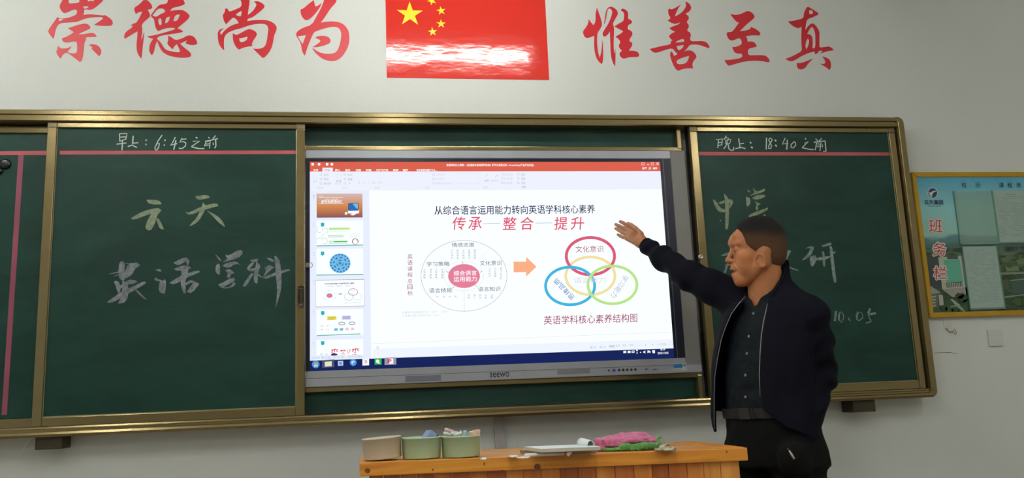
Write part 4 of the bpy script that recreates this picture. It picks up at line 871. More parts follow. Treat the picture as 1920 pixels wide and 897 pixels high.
merge('taskbar_icon', [sheet_px('x', [(633.5, 677.5), (643.5, 677), (643.5, 686), (633.5, 686.5)], lay(3), glow('i6', (190, 200, 232), 1)), disc(638.5, 681.8, 2.6, 4, E_iblue)], screen)
merge('taskbar_icon', [disc(662.3, 680.3, 6.4, 3, E_iblue), disc(662.3, 680.3, 3.4, 4, E_ipale), disc(663.5, 681.5, 2, 5, E_iblue)], screen)
merge('taskbar_icon', [sheet_px('x', [(679.5, 673.5), (692, 673), (692, 685.5), (679.5, 686)], lay(3), E_iw), bands('x', [([(684, 676), (688, 679), (684, 681)], 1.2)], lay(4), glow('i7', (40, 40, 60), 1))], screen)
merge('taskbar_icon', [sheet_px('x', [(702.5, 672.5), (715.5, 672), (715.5, 684), (702.5, 684.5)], lay(3), E_ig), disc(708, 678, 3.4, 4, E_iw), sheet_px('x', [(709, 678), (713, 682), (710, 683)], lay(5), E_iw)], screen)
merge('taskbar_icon', [sheet_px('x', [(721, 671.5), (743, 670.5), (743, 684.3), (721, 685)], lay(3), E_ilt), sheet_px('x', [(727, 673), (737.5, 672.5), (737.5, 682.5), (727, 683)], lay(4), E_iw), text('x', 'P', 728, 674, 734, 681.5, lay(5), E_ir, None, bold=.04), sheet_px('x', [(726.5, 673.5), (729, 673.2), (729, 682.5), (726.5, 682.8)], lay(5), E_ir)], screen)
L = []
for (u, v) in ((1171.5, 660.5), (1179.5, 660.3), (1187, 660)): L.append(sheet_px('x', [(u - 2.7, v - 2), (u + 2.7, v - 2.3), (u + 2.7, v + 2), (u - 2.7, v + 2.3)], lay(3), E_iw))
L.append(disc(1187, 660, 1.6, 4, E_iblue))
L += [disc(1194.3, 657.5, 1.6, 3, E_iw), sheet_px('x', [(1193.5, 661), (1195.5, 661), (1195, 664), (1193.8, 664)], lay(3), E_iw), sheet_px('x', [(1199.5, 662), (1202.5, 662), (1201, 659.8)], lay(3), E_iw), sheet_px('x', [(1206, 659.5), (1208, 659.3), (1210, 657.5), (1210, 663.5), (1208, 661.8), (1206, 661.8)], lay(3), E_iw),
      sheet_px('x', [(1214, 657.5), (1219.5, 658.5), (1219.5, 663), (1217, 661), (1214, 663)], lay(3), E_iw), sheet_px('x', [(1222.5, 657.5), (1228, 657.2), (1228, 662.6), (1224, 663)], lay(3), E_iw)]
L.append(text('x', '8:14', 1238.5, 653.5, 1247, 657.6, lay(3), E_iw, None, bold=.03)); L.append(text('x', '2021/10/5', 1233, 660.5, 1253.5, 664.5, lay(3), E_iw, None, bold=.02))
joined('tray_icons', L)
# ---- bezel details
BZ = .0072
text('maker_lettering', 'seewo', 918.5, 698.3, 955, 708, BZ, mat('dark_print', (38, 42, 66), rough=.5), tv, bold=.012)
slab_px('sensor_window', [[(760, 706), (827, 703.3), (827, 714.3), (760, 717)]], BZ, mat('sensor_grey', (104, 108, 120), rough=.4), tv, .0003)
slab_px('sensor_window', [[(1045, 692.3), (1106, 690), (1106, 700.5), (1045, 703)]], BZ, mat('sensor_grey2', (116, 118, 124), rough=.4), tv, .0003)
M_btn = mat('dark_button', (20, 20, 24), rough=.4); M_ring = mat('violet_button_ring', (74, 66, 190), rough=.4)
for k, (u, v, r) in enumerate(((1141.5, 695.2, 1.6), (1151.3, 694.8, 2.8), (1161, 694.4, 2.4), (1168.3, 694.2, 2.4), (1176, 693.9, 2.4), (1183.6, 693.7, 2.4), (1191.2, 693.4, 2.3))):
    slab_px('button', [ell(u, v, r, r, 18)], BZ + .0004, M_ring if k == 1 else M_btn, tv, .0016)
slab_px('port', [[(1209.5, 692), (1214.5, 691.8), (1214.5, 693.5), (1209.5, 693.7)]], BZ, M_btn, tv, .0003); slab_px('port', [[(1221, 695), (1227, 692.5), (1235, 692), (1228, 693.8)]], BZ, M_btn, tv, .0003)
stk = slab_px('energy_sticker', [[(1262, 682.7), (1287, 681.4), (1288, 695.2), (1263, 696.2)]], BZ, mat('sticker_white', (168, 186, 180), rough=.5), tv, .0003)
slab_px('sticker_print', [[(1262.6, 683.5), (1279.5, 682.6), (1280, 690), (1263, 690.6)]], BZ - .0004, mat('sticker_blue', (28, 104, 166), rough=.5), stk, .0002)
slab_px('sticker_print', [[(1281.5, 683.3), (1285.3, 683.1), (1285.5, 687.5), (1281.7, 687.8)]], BZ - .0004, mat('sticker_green', (60, 120, 110), rough=.5), stk, .0002)
text('sticker_words', '中国能效标识', 1264, 692.3, 1279, 694.6, BZ - .0004, mat('sticker_dark', (50, 56, 54), rough=.5), stk)

# ------------------------------------------------------------------ notice board
NY = WY - .020
nb = empty('notice_board', (0, 0, 0)); tag(nb, 'gold-framed class notice board printed with a campus view, right of the chalkboard', 'notice board')
a = P(1706.5, 324.5, WY - .01); b = P(1738.5, 597, WY - .01)
nx0 = (a.x + b.x) / 2; nz1, nz0 = a.z, b.z; nx1 = nx0 + 1.22
M_gold = mat('gold_frame', (186, 148, 44), rough=.35, metal=.55, var=.06)
fwid = .024
def frame_piece(pts): return strip_quad('frame_rail', pts, WY - .026, WY, M_gold, nb, .0025)
frame_piece([(nx0, nz1), (nx1, nz1), (nx1 - fwid, nz1 - fwid), (nx0 + fwid, nz1 - fwid)]); frame_piece([(nx0, nz0), (nx1, nz0), (nx1 - fwid, nz0 + fwid), (nx0 + fwid, nz0 + fwid)])
frame_piece([(nx0, nz0), (nx0, nz1), (nx0 + fwid, nz1 - fwid), (nx0 + fwid, nz0 + fwid)]); frame_piece([(nx1, nz0), (nx1, nz1), (nx1 - fwid, nz1 - fwid), (nx1 - fwid, nz0 + fwid)])
mp_ = mat('campus_print', (90, 170, 190), rough=.35)
nt = mp_.node_tree; bs = nt.nodes['Principled BSDF']
tc = nt.nodes.new('ShaderNodeTexCoord'); sx_ = nt.nodes.new('ShaderNodeSeparateXYZ'); mr = nt.nodes.new('ShaderNodeMapRange'); rp = nt.nodes.new('ShaderNodeValToRGB')
mr.inputs['From Min'].default_value = nz0; mr.inputs['From Max'].default_value = nz1
nz_ = nt.nodes.new('ShaderNodeTexNoise'); nz_.inputs['Scale'].default_value = 5; nz_.inputs['Detail'].default_value = 6
m2 = nt.nodes.new('ShaderNodeMapping'); m2.inputs['Scale'].default_value = (1, 1, 3); nt.links.new(tc.outputs['Object'], m2.inputs[0]); nt.links.new(m2.outputs[0], nz_.inputs['Vector'])
nt.links.new(tc.outputs['Object'], sx_.inputs[0]); nt.links.new(sx_.outputs['Z'], mr.inputs[0])
ad = nt.nodes.new('ShaderNodeMath'); ad.operation = 'MULTIPLY_ADD'; ad.inputs[1].default_value = .10; nt.links.new(nz_.outputs['Fac'], ad.inputs[0]); nt.links.new(mr.outputs[0], ad.inputs[2])
sb = nt.nodes.new('ShaderNodeMath'); sb.operation = 'SUBTRACT'; sb.inputs[1].default_value = .05; nt.links.new(ad.outputs[0], sb.inputs[0]); nt.links.new(sb.outputs[0], rp.inputs[0])
cr = rp.color_ramp; cr.elements[0].position = 0; cr.elements[0].color = rgb(52, 84, 50); cr.elements[1].position = 1; cr.elements[1].color = rgb(66, 158, 196)
for ps, c in ((.30, (70, 92, 62)), (.42, (92, 112, 84)), (.50, (66, 104, 100)), (.54, (88, 136, 140)), (.56, (150, 196, 184)), (.75, (140, 204, 206))):
    e = cr.elements.new(ps); e.color = rgb(*c)
n2 = nt.nodes.new('ShaderNodeTexNoise'); n2.inputs['Scale'].default_value = 22; n2.inputs['Detail'].default_value = 5; nt.links.new(m2.outputs[0], n2.inputs['Vector'])
lt = nt.nodes.new('ShaderNodeMath'); lt.operation = 'LESS_THAN'; lt.inputs[1].default_value = .47; nt.links.new(mr.outputs[0], lt.inputs[0])
r3 = nt.nodes.new('ShaderNodeValToRGB'); r3.color_ramp.elements[0].position = .38; r3.color_ramp.elements[0].color = rgb(128, 136, 112); r3.color_ramp.elements[1].position = .62; r3.color_ramp.elements[1].color = rgb(255, 255, 255)
nt.links.new(n2.outputs['Fac'], r3.inputs[0])
mx = nt.nodes.new('ShaderNodeMix'); mx.data_type = 'RGBA'; mx.blend_type = 'MULTIPLY'
nt.links.new(lt.outputs[0], mx.inputs[0]); nt.links.new(rp.outputs[0], mx.inputs[6]); nt.links.new(r3.outputs[0], mx.inputs[7]); nt.links.new(mx.outputs[2], bs.inputs['Base Color'])
box('print_panel', nx0 + .004, nx1 - .004, NY, WY - .002, nz0 + .004, nz1 - .004, mp_, nb)
def pm(n, c): return mat('print_' + n, c, rough=.4)
def pr_(name, pts, c, k=1, m=None): return slab_px(name, [pts], NY - .0003 * k, m or pm(name, c), nb, .00025, (1700, 480), 1644 / 220)
L = [pr_('tower_dark', [(255,0),(440,0),(490,470),(300,430),(270,300),(250,150)], (52, 66, 66)), pr_('tower_pale', [(440,20),(800,0),(850,440),(500,470)], (176, 182, 168), 1), pr_('tower_shade', [(560,0),(720,0),(720,45),(570,48)], (62, 84, 84), 2), pr_('tower_shade2', [(760,0),(800,0),(870,560),(835,560)], (120, 128, 118), 2),
     pr_('green_facade', [(515,58),(740,45),(790,360),(560,375)], (94, 176, 150), 3), pr_('colonnade', [(545,378),(775,360),(785,430),(560,448)], (70, 84, 78), 3)]
for k in range(9): L.append(pr_('column', [(560 + 25 * k, 378), (570 + 25 * k, 377), (576 + 25 * k, 440), (566 + 25 * k, 441)], (176, 182, 168), 4, pm('tower_pale', (0, 0, 0))))
L += [pr_('steps', [(500,470),(860,440),(875,560),(640,580)], (150, 152, 142), 2), pr_('low_block', [(285,545),(440,535),(440,730),(300,740)], (92, 104, 92), 2), pr_('low_roof', [(268,440),(350,430),(480,520),(285,545)], (150, 154, 148), 3), pr_('low_wall', [(445,540),(505,550),(520,690),(460,700)], (168, 176, 160), 3)]
for k in range(4): L.append(pr_('balcony', [(290, 575 + 42 * k), (405, 562 + 42 * k), (408, 580 + 42 * k), (292, 595 + 42 * k)], (160, 168, 154), 3, pm('low_wall', (0, 0, 0))))
L += [pr_('lawn', [(520,560),(600,570),(660,690),(530,690)], (48, 84, 40), 2), pr_('path', [(610,610),(640,605),(750,690),(690,700)], (160, 164, 150), 3), pr_('path2', [(480,715),(740,690),(820,780),(790,785),(700,712),(500,730)], (140, 150, 130), 3), pr_('plaza', [(880,745),(1280,720),(1290,790),(900,800)], (54, 78, 60), 2),
      pr_('roof_far', [(1440,340),(1700,310),(1700,330),(1460,355)], (120, 140, 124), 2), pr_('block_far', [(1460,360),(1700,335),(1700,520),(1490,540)], (58, 88, 76), 1), pr_('line_far', [(1370,570),(1700,530),(1700,545),(1375,590)], (130, 146, 120), 2), pr_('field_far', [(1380,150),(1560,150),(1580,210),(1400,220)], (104, 124, 84), 2), pr_('line_far2', [(1310,235),(1700,225),(1700,250),(1320,265)], (120, 134, 118), 2), pr_('field_far2', [(1530,60),(1700,30),(1700,120),(1560,115)], (96, 120, 78), 2)]
rnd = random.Random(3)
for (u, v, r) in ((745,560,62),(800,600,70),(840,650,60),(560,600,45),(430,760,60),(520,740,55),(600,750,62),(680,770,60),(960,790,50),(760,790,40),(1430,640,60),(1560,650,70),(1660,640,60),(1440,120,60)):
    pts = [(u + r * (1 + .25 * rnd.uniform(-1, 1)) * math.cos(t * PI / 8), min(v + r * .7 * (1 + .25 * rnd.uniform(-1, 1)) * math.sin(t * PI / 8), 806)) for t in range(16)]
    L.append(pr_('tree', pts, (44, 76, 40), 5, pm('tree_a', (40, 70, 38)) if rnd.random() < .5 else pm('tree_b', (58, 88, 48))))
merge('printed_campus', L, nb)
LY = NY - .0020
slab_px('round_logo', [ell(1748.7, 362.3, 9.7, 10.6, 32)], LY + .0003, pm('white', (200, 214, 214)), nb, .0002)
slab_px('round_logo', [ell(1748.7, 362.3, 8.3, 9.2, 32)], LY, pm('navy', (24, 62, 104)), nb, .0002)
slab_px('logo_bird', [[(1741, 361), (1745, 361.5), (1748, 359), (1754, 357.5), (1755.5, 359), (1750, 361.5), (1747.5, 366), (1748, 371), (1744, 368)]], LY - .0003, pm('white', (0, 0, 0)), nb, .0002)
text('logo_words', '云天集团', 1733, 375.2, 1768.5, 384, LY, pm('navy', (0, 0, 0)), nb, bold=.02)
text('logo_words', 'YUNTIAN GROUP', 1739.5, 386, 1764.5, 387.8, LY, pm('navy', (0, 0, 0)), nb)
M_white_o = pm('white_outline', (214, 210, 204)); M_redp = pm('red_title', (196, 34, 42))
for s, u, v in (('班', 1754.2, 424), ('务', 1761.5, 467.5), ('栏', 1763, 512)):
    merge('title_outline', [text('x', s, u - 12.5 + 2.0 * math.cos(k * PI / 4), v - 12.5 + 2.0 * math.sin(k * PI / 4), u + 12.5 + 2.0 * math.cos(k * PI / 4), v + 12.5 + 2.0 * math.sin(k * PI / 4), LY - .00002 * k, M_white_o, None, shear=.1) for k in range(8)], nb)
    text('title_character', s, u - 12.5, v - 12.5, u + 12.5, v + 12.5, LY - .0006, M_redp, nb, shear=.1, thick=0)
M_dk = pm('dark_words', (24, 60, 70))
for s, u in (('校', 1808), ('历', 1833.5), ('课', 1877.5), ('程', 1893.5), ('表', 1910), ):
    text('heading_character', s, u - 4.5, 342.5, u + 4.5, 352, LY, M_dk, nb)
text('heading_characters', '特细化管理', 1884, 461, 1932, 469.5, LY, M_dk, nb)
text('heading_characters', '值日表', 1826, 460.5, 1860, 463.5, LY, M_dk, nb)
# clear pockets
def acrylic():
    m = mat('clear_pocket', (170, 205, 190), rough=.18, spec=.5)
    b = m.node_tree.nodes['Principled BSDF']; b.inputs['Transmission Weight'].default_value = 0.0; b.inputs['Alpha'].default_value = .30
    return m
M_pocket = acrylic()
def pocket(pts, name='pocket'):
    pl = [P(u, v, NY - .006) for u, v in pts]
    x0 = (pl[0].x + pl[3].x) / 2; x1 = (pl[1].x + pl[2].x) / 2; z1 = (pl[0].z + pl[1].z) / 2; z0 = (pl[2].z + pl[3].z) / 2
    o = box(name, x0, x1, NY - .0065, NY - .0045, z0, z1, M_pocket, nb, .0005)
    box('pocket_edge', x0 - .001, x0 + .002, NY - .007, NY - .0004, z0, z1, pm('pocket_edge', (96, 140, 130)), o); box('pocket_edge', x1 - .002, x1 + .001, NY - .007, NY - .0004, z0, z1, pm('pocket_edge', (0, 0, 0)), o)
    box('pocket_edge', x0, x1, NY - .007, NY - .0004, z0 - .002, z0 + .001, pm('pocket_edge', (0, 0, 0)), o); return x0, x1, z0, z1
pocket([(1789, 358.5), (1861, 358), (1875, 457), (1800, 459)])
q2 = pocket([(1860.5, 357.5), (1932, 357), (1944, 455), (1872.5, 456.5)])
q3 = pocket([(1804, 462.5), (1868, 461.5), (1886, 578), (1820, 581)])
M_paper = mat('notice_paper', (204, 206, 208), rough=.7, var=.02)
M_prt = mat('faint_print', (160, 162, 166), rough=.8)
def sheet_of_paper(q, label, seed):
    x0, x1, z0, z1 = q; r = random.Random(seed); e = box('notice_sheet', x0 + .005, x1 - .004, NY - .0042, NY - .0034, z0 + .006, z1 - .001, M_paper)
    tag(e, label, 'paper')
    V = []; F = []
    def bx(a, b, c, d):
        k = len(V); V.extend([(a, NY - .0044, c), (b, NY - .0044, c), (b, NY - .0044, d), (a, NY - .0044, d)]); F.append((k, k + 1, k + 2, k + 3))
    w = x1 - x0; bx(x0 + w * .36, x0 + w * .62, z1 - .022, z1 - .018); n = int((z1 - z0 - .05) / .0085)
    for i in range(n):
        z = z1 - .032 - .0085 * i; t = x0 + .02
        while t < x1 - .02:
            l = r.uniform(.006, .03)
            if r.random() < .75: bx(t, min(t + l, x1 - .015), z, z + .0026)
            t += l + .004
    mesh('printed_lines', V, F, M_prt, e); return e
sheet_of_paper(q3, 'tall printed notice sheet in the lower clear pocket of the notice board', 1)
sheet_of_paper(q2, 'printed timetable sheet in the upper right pocket, cut by the picture edge', 2)

# ------------------------------------------------------------------ small things on the wall
a = P(925, 790, WY); b = P(943, 790, WY)
o = box('cable_conduit', a.x + .002, b.x, WY - .022, WY, .02, 1.02, mat('grey_white_conduit', (176, 172, 170), rough=.5), None, .002)
tag(o, 'flat vertical cable duct running down the wall under the chalkboard', 'cable duct')
pl = P(1864.5, 634, WY)
o = box('blank_wall_plate', pl.x - .036, pl.x + .036, WY - .009, WY, pl.z - .040, pl.z + .040, mat('plate_plastic', (196, 204, 200), rough=.4), None, .003)
tag(o, 'small square blank white wall plate below the notice board', 'wall plate')
p = P(1779, 613, WY); e = empty('adhesive_hook', (p.x, WY, p.z)); tag(e, 'small wire hook on a clear sticky pad below the notice board', 'hook')
box('pad', -.026, .016, -.002, 0, -.012, .028, mat('clear_pad', (206, 210, 200), rough=.2), e, .0005)
q = [P(u, v, WY) for u, v in ((1773, 616), (1775, 620), (1780, 623.3), (1784, 623), (1786.5, 617.5), (1788.5, 624), (1787.5, 628), (1784, 625))]
tube('wire_hook', [(v.x - p.x, -.006 - .012 * (k > 2) * min(k - 2, 3) / 3, v.z - p.z) for k, v in enumerate(q)], .0018, mat('steel_wire', (90, 86, 74), rough=.3, metal=.8), e, 6)
for pts, lb in (([(68 - 28, 846), (45, 836), (52, 823), (56, 820), (66, 820), (58, 826), (50, 838), (46, 846)], 'curved smear of dried white filler left of the left wall bracket'), ([(123, 827), (131, 826.5), (132, 832), (128, 839), (126, 838.5), (126.5, 831), (124, 830)], 'small blob of white filler right of the left wall bracket')):
    o = slab_px('filler_smear', [pts], WY, mat('white_filler', (226, 226, 216), rough=.8), None, .003); tag(o, lb, 'wall filler')
o = bands('scuff', [([(1750, 662), (1780, 661.5), (1796, 664)], [.5, 1.4, .8])], WY - .0004, mat('grey_scuff', (120, 118, 104), rough=.8), bpy.data.objects['wall_front'])
# ------------------------------------------------------------------ teacher's desk
def ztop(x): return ZW - 1.1846 - .0135 * (x - .2145)
def wood(name, base, dark, sc=(1.2, 14, 14), rough=.32):
    if name in MATS: return MATS[name]
    m = mat(name, base, rough=rough, spec=.5); nt = m.node_tree; b = nt.nodes['Principled BSDF']
    tc = nt.nodes.new('ShaderNodeTexCoord'); mp = nt.nodes.new('ShaderNodeMapping'); mp.inputs['Scale'].default_value = sc
    oi = nt.nodes.new('ShaderNodeObjectInfo'); nt.links.new(tc.outputs['Object'], mp.inputs[0])
    cmb = nt.nodes.new('ShaderNodeVectorMath'); cmb.operation = 'ADD'; s = nt.nodes.new('ShaderNodeMath'); s.operation = 'MULTIPLY'; s.inputs[1].default_value = 37
    nt.links.new(oi.outputs['Random'], s.inputs[0]); nt.links.new(mp.outputs[0], cmb.inputs[0]); nt.links.new(s.outputs[0], cmb.inputs[1])
    n = nt.nodes.new('ShaderNodeTexNoise'); n.inputs['Scale'].default_value = 2.0; n.inputs['Detail'].default_value = 6; n.inputs['Distortion'].default_value = 1.2
    nt.links.new(cmb.outputs[0], n.inputs['Vector'])
    r = nt.nodes.new('ShaderNodeValToRGB'); r.color_ramp.elements[0].position = .3; r.color_ramp.elements[1].position = .72
    r.color_ramp.elements[0].color = rgb(*dark); r.color_ramp.elements[1].color = rgb(*base)
    nt.links.new(n.outputs['Fac'], r.inputs[0]); nt.links.new(r.outputs[0], b.inputs['Base Color'])
    bp = nt.nodes.new('ShaderNodeBump'); bp.inputs['Strength'].default_value = .12; bp.inputs['Distance'].default_value = .004
    nt.links.new(n.outputs['Fac'], bp.inputs['Height']); nt.links.new(bp.outputs[0], b.inputs['Normal'])
    return m
W_edge = wood('varnished_pine', (236, 164, 62), (208, 128, 42))
W_top = wood('worn_pine_top', (214, 158, 78), (172, 112, 46), rough=.42)
W_pl = [wood('pine_plank_a', (222, 146, 66), (192, 112, 44), (10, 10, 1.0)), wood('pine_plank_b', (204, 122, 56), (168, 92, 38), (10, 10, 1.0)), wood('pine_plank_c', (180, 102, 50), (150, 78, 34), (10, 10, 1.0)), wood('pine_plank_d', (232, 164, 84), (200, 126, 54), (10, 10, 1.0))]
DX0, DX1, DY0, DY1 = .2145, 1.3755, -1.10, -.640
desk = empty('teacher_desk', (DX0, DY0, 0)); tag(desk, 'varnished pine plank desk in front of the wall display', 'desk')
def dbox(name, x0, x1, y0, y1, dz0, dz1, m, bev=0.0, par=None):
    """box in the desk's own frame; dz measured from the sloping top"""
    bm = bmesh.new(); bbox(bm, x0, x1, y0, y1, dz0, dz1, bev)
    for v in bm.verts: v.co.z += ztop(v.co.x) if dz0 > -.6 else (ztop(v.co.x) if v.co.z > -.5 else 0.0)
    for v in bm.verts: v.co -= Vector((DX0, DY0, 0))
    return bmobj(name, bm, m, desk)
dbox('front_rail', DX0, DX1, DY0, DY0 + .024, -.0385, 0, W_edge, .0028)
XE = 1.298
ysb = [DY0 + .0245, -.965, -.852, -.744, DY1]
for k in range(4): dbox('top_board', DX0, XE - .0006, ysb[k] + .0005, ysb[k + 1] - .0005, -.022, -.0006 * (k % 2), W_top, .0012)
dbox('end_board', XE, DX1, DY0 + .0245, DY1, -.036, .0012, W_edge, .002)
us = [692, 729 - 10, 780 - 34, 780, 814.5, 848, 879.5, 913.5, 949, 980.5, 1014.5, 1050, 1083.5, 1117.5, 1153, 1188.5, 1222.5, 1254, 1288.5, 1319.5, 1351.5, 1387]
us = [692, 719, 750, 781] + us[4:]
YP = DY0 + .014
xs_ = [P(u, 880, YP).x for u in us]
tone = [1, 2, 1, 2, 1, 2, 1, 2, 0, 1, 0, 2, 1, 0, 1, 0, 2, 1, 0, 3, 3]
for k in range(len(xs_) - 1):
    y_ = YP + (.0012 if k % 3 == 1 else 0)
    bm = bmesh.new(); bbox(bm, xs_[k] + .0006, xs_[k + 1] - .0006, y_, y_ + .014, .06, .5, .0012, 1)
    for v in bm.verts:
        if v.co.z > .3: v.co.z = ztop(v.co.x) - .038
        v.co -= Vector((DX0, DY0, 0))
    bmobj('plank', bm, W_pl[tone[k]], desk)
for n_, x0_, x1_ in (('side_panel', xs_[0], xs_[0] + .018), ('side_panel', xs_[-1] - .018, xs_[-1])):
    bm = bmesh.new(); bbox(bm, x0_, x1_, YP + .016, DY1 + .02 - .04, 0, .5)
    for v in bm.verts:
        if v.co.z > .3: v.co.z = ztop(v.co.x) - .0365
        v.co -= Vector((DX0, DY0, 0))
    bmobj(n_, bm, W_pl[0], desk)
bm = bmesh.new(); bbox(bm, xs_[0] - .004, xs_[-1] + .004, YP - .006, YP + .015, 0, .0595, .002)
for v in bm.verts: v.co -= Vector((DX0, DY0, 0))
bmobj('plinth', bm, W_edge, desk)
bm = bmesh.new(); bbox(bm, xs_[0] + .019, xs_[-1] - .019, YP + .03, DY1 - .03, .40, .418)
for v in bm.verts: v.co -= Vector((DX0, DY0, 0))
bmobj('shelf', bm, W_pl[0], desk)
M_knot = mat('dark_knot', (104, 52, 18), rough=.4, col2=(138, 76, 26), vscale=120)
for (u, v, ru, rv) in ((689, 883.5, 5.2, 5.0), (811.5, 881.5, 1.8, 2.0), (1007.5, 876, 6.2, 5.6), (942, 883, 2, 1.2), (1362.5, 848, 1.8, 1.8), (908, 870.5, 1.6, 3.2)):
    o = slab_px('knot', [ell(u, v, ru, rv, 16)], DY0 + .0001, M_knot, None, .00035)
    for w_ in o.data.vertices: w_.co -= Vector((DX0, DY0, 0))
    o.parent = desk
# ---- pots
M_pg = mat('pale_green_plastic', (178, 206, 170), rough=.42, var=.04); M_pc = mat('cream_plastic', (206, 196, 172), rough=.5, var=.05)
def pot(u0, u1, ybase, h, m, label, tiltx=0, tilty=0, lip=True):
    a = P(u0, ybase - 20, DY0 + .07); b = P(u1, ybase - 20, DY0 + .07); r = (b.x - a.x) / 2; cx = (a.x + b.x) / 2; cy = DY0 + .014 + r
    prof = [(0, .0012), (r * .94, .0012), (r * .965, .004), (r, h - .004), (r + .0012, h - .0036), (r + .0014, h), (r - .0008, h + .0008), (r - .0022, h - .0004), (r * .945, .006), (0, .006)]
    e = lathe('chalk_pot', prof, m, None, 48); tag(e, label, 'pot', 'pots along the front of the desk')
    e.location = (cx, cy, ztop(cx) + .0006 + abs(r * math.sin(tilty))); e.rotation_euler = (tiltx, tilty, 0)
    return e, cx, cy, r
p1 = pot(681, 754, 868, .0615, M_pc, 'empty cream plastic pot, left of the two green pots', 0, math.radians(-3.0))
p2 = pot(753.6, 827.2, 866, .0615, M_pg, 'middle pale green pot, with a blue block leaning in it')
p3 = pot(828, 900.5, 863, .0615, M_pg, 'right pale green pot, full of chalk sticks')
e, cx, cy, r = p3
lb = extr_x('paper_label', [(cx + r * 1.004 * math.cos(t) * 1.0, cy + r * 1.004 * math.sin(t)) for t in [math.radians(-14 + 2 * k) for k in range(5)]] + [(cx + r * .99 * math.cos(t), cy + r * .99 * math.sin(t)) for t in [math.radians(-6 - 2 * k) for k in range(5)]], ztop(cx) + .004, ztop(cx) + .0585, mat('cream_label', (226, 224, 200), rough=.6), None, axis='z')
for v in lb.data.vertices: v.co -= e.location
lb.parent = e
# blue block (board eraser) in the middle pot
e, cx, cy, r = p2
bk = empty('board_eraser', (cx + .022, cy + .004, ztop(cx) + .0520)); tag(bk, 'small blue block standing out of the middle green pot', 'eraser')
R_ = Matrix.Rotation(math.radians(18), 4, 'Z') @ Matrix.Rotation(math.radians(38), 4, 'Y')
box('foam_block', -.017, .006, -.022, .022, -.026, .024, mat('pale_blue_foam', (140, 160, 204), rough=.8, var=.08, vscale=200), bk, .002, mtx=R_)
box('felt_face', .0062, .014, -.022, .022, -.026, .024, mat('dark_blue_felt', (52, 66, 112), rough=.9, var=.15, vscale=300), bk, .002, mtx=R_)
# chalk sticks
ch = {'w': (M_c1 := mat('chalk_white_stick', (226, 224, 220), rough=.9, var=.05, vscale=90)), 'p': mat('chalk_pink_stick', (226, 196, 200), rough=.9, var=.06, vscale=90), 'o': mat('chalk_orange_stick', (228, 186, 152), rough=.9, var=.06, vscale=90),
      'g': mat('chalk_green_stick', (160, 202, 196), rough=.9, var=.06, vscale=90), 'b': mat('chalk_blue_stick', (150, 178, 208), rough=.9, var=.06, vscale=90), 'y': mat('chalk_cream_stick', (226, 214, 178), rough=.9, var=.06, vscale=90)}
def stick(a, b, k, label, grp, r=.0052):
    a = Vector(a); b = Vector(b); L_ = (b - a).length; d = (b - a).normalized()
    prof = [(0, 0), (r * .82, 0), (r, .0012), (r * .90, L_ - .0012), (r * .75, L_), (0, L_)]
    o = lathe('chalk_stick', prof, ch[k], None, 14); o.rotation_mode = 'QUATERNION'; o.rotation_quaternion = Vector((0, 0, 1)).rotation_difference(d); o.location = a
    tag(o, label, 'chalk', grp); return o
e, cx, cy, r = p3; zt_ = ztop(cx) + .0621
def inpot(u, v, u2, v2, k, label, dy=0.0, dy2=0.0, r_=.0052):
    a = P(u, v, cy + dy); b = P(u2, v2, cy + dy2); return stick(a, b, k, label, 'chalk sticks in the right green pot', r_)
inpot(835, 805.5, 858, 813.5, 'p', 'long pale pink chalk stick lying across the top of the right pot, leftmost tip', -.02, .01)
inpot(832.5, 812.5, 850, 818, 'w', 'white chalk stick under the long pink one in the right pot', -.03, -.015)
inpot(846, 812.5, 862, 816.5, 'w', 'white chalk stick lying mid-left in the right pot', -.035, -.03)
inpot(857, 810, 851, 850, 'p', 'pale pink chalk stick standing left of the pale blue one in the right pot', -.01, .0)
inpot(864, 808.5, 860, 850, 'b', 'pale blue chalk stick standing in the right pot beside the green one', -.01, .0)
inpot(872.5, 808.5, 868, 850, 'g', 'mint green chalk stick standing in the middle of the right pot', -.02, -.01, .006)
inpot(878, 812, 876, 850, 'b', 'darker blue chalk stick end right of the mint green one', .0, .005)
inpot(882.5, 809.5, 880, 850, 'o', 'peach chalk stick standing, first of three right of the green one', -.012, .0)
inpot(888, 808, 886, 850, 'y', 'cream chalk stick standing, between two peach ones in the right pot', -.004, .0)
inpot(893, 806.5, 889, 850, 'o', 'peach chalk stick standing near the right rim of the right pot', -.01, .0)
inpot(897.5, 806, 893.5, 850, 'p', 'pink chalk stick standing at the right rim of the right pot', .0, .0)
inpot(866, 812.5, 852, 817, 'w', 'short white chalk stick lying in front in the right pot', -.035, -.035)
# chalk and scraps lying on the desk
def on(u, v): q = PZ(u, v, ztop(.7)); q.z = ztop(q.x); return PZ(u, v, ztop(q.x))
a = on(984, 858.5); b = on(1058, 855.0); a.z += .0058; b.z += .0058
stick(a, b, 'w', 'long white chalk stick lying before the books', 'chalk lying on the desk')
a = on(1063.5, 856.5); a.z += .004; b = a + Vector((.012, .004, .008)); stick(a, b, 'w', 'short stub of white chalk standing right of the long stick', 'chalk lying on the desk', .0062)
def scrap(pts, label, h=.0022):
    pl = [on(u, v) for u, v in pts]; n = len(pl)
    V = [(p.x, p.y, p.z + .0003) for p in pl] + [(p.x, p.y, p.z + .0003 + h * (.4 + .6 * ((k * 7) % 3) / 2)) for k, p in enumerate(pl)]
    F = [tuple(range(n))[::-1], tuple(range(n, 2 * n))] + [(i, (i + 1) % n, (i + 1) % n + n, i + n) for i in range(n)]
    o = mesh('paper_scrap', V, F, mat('scrap_white', (222, 220, 212), rough=.8)); tag(o, label, 'scrap', 'white scraps on the desk'); return o
scrap([(952, 857), (957, 855.5), (970, 855.5), (971, 857.5), (960, 859)], 'small flat white scrap left of the long chalk stick')
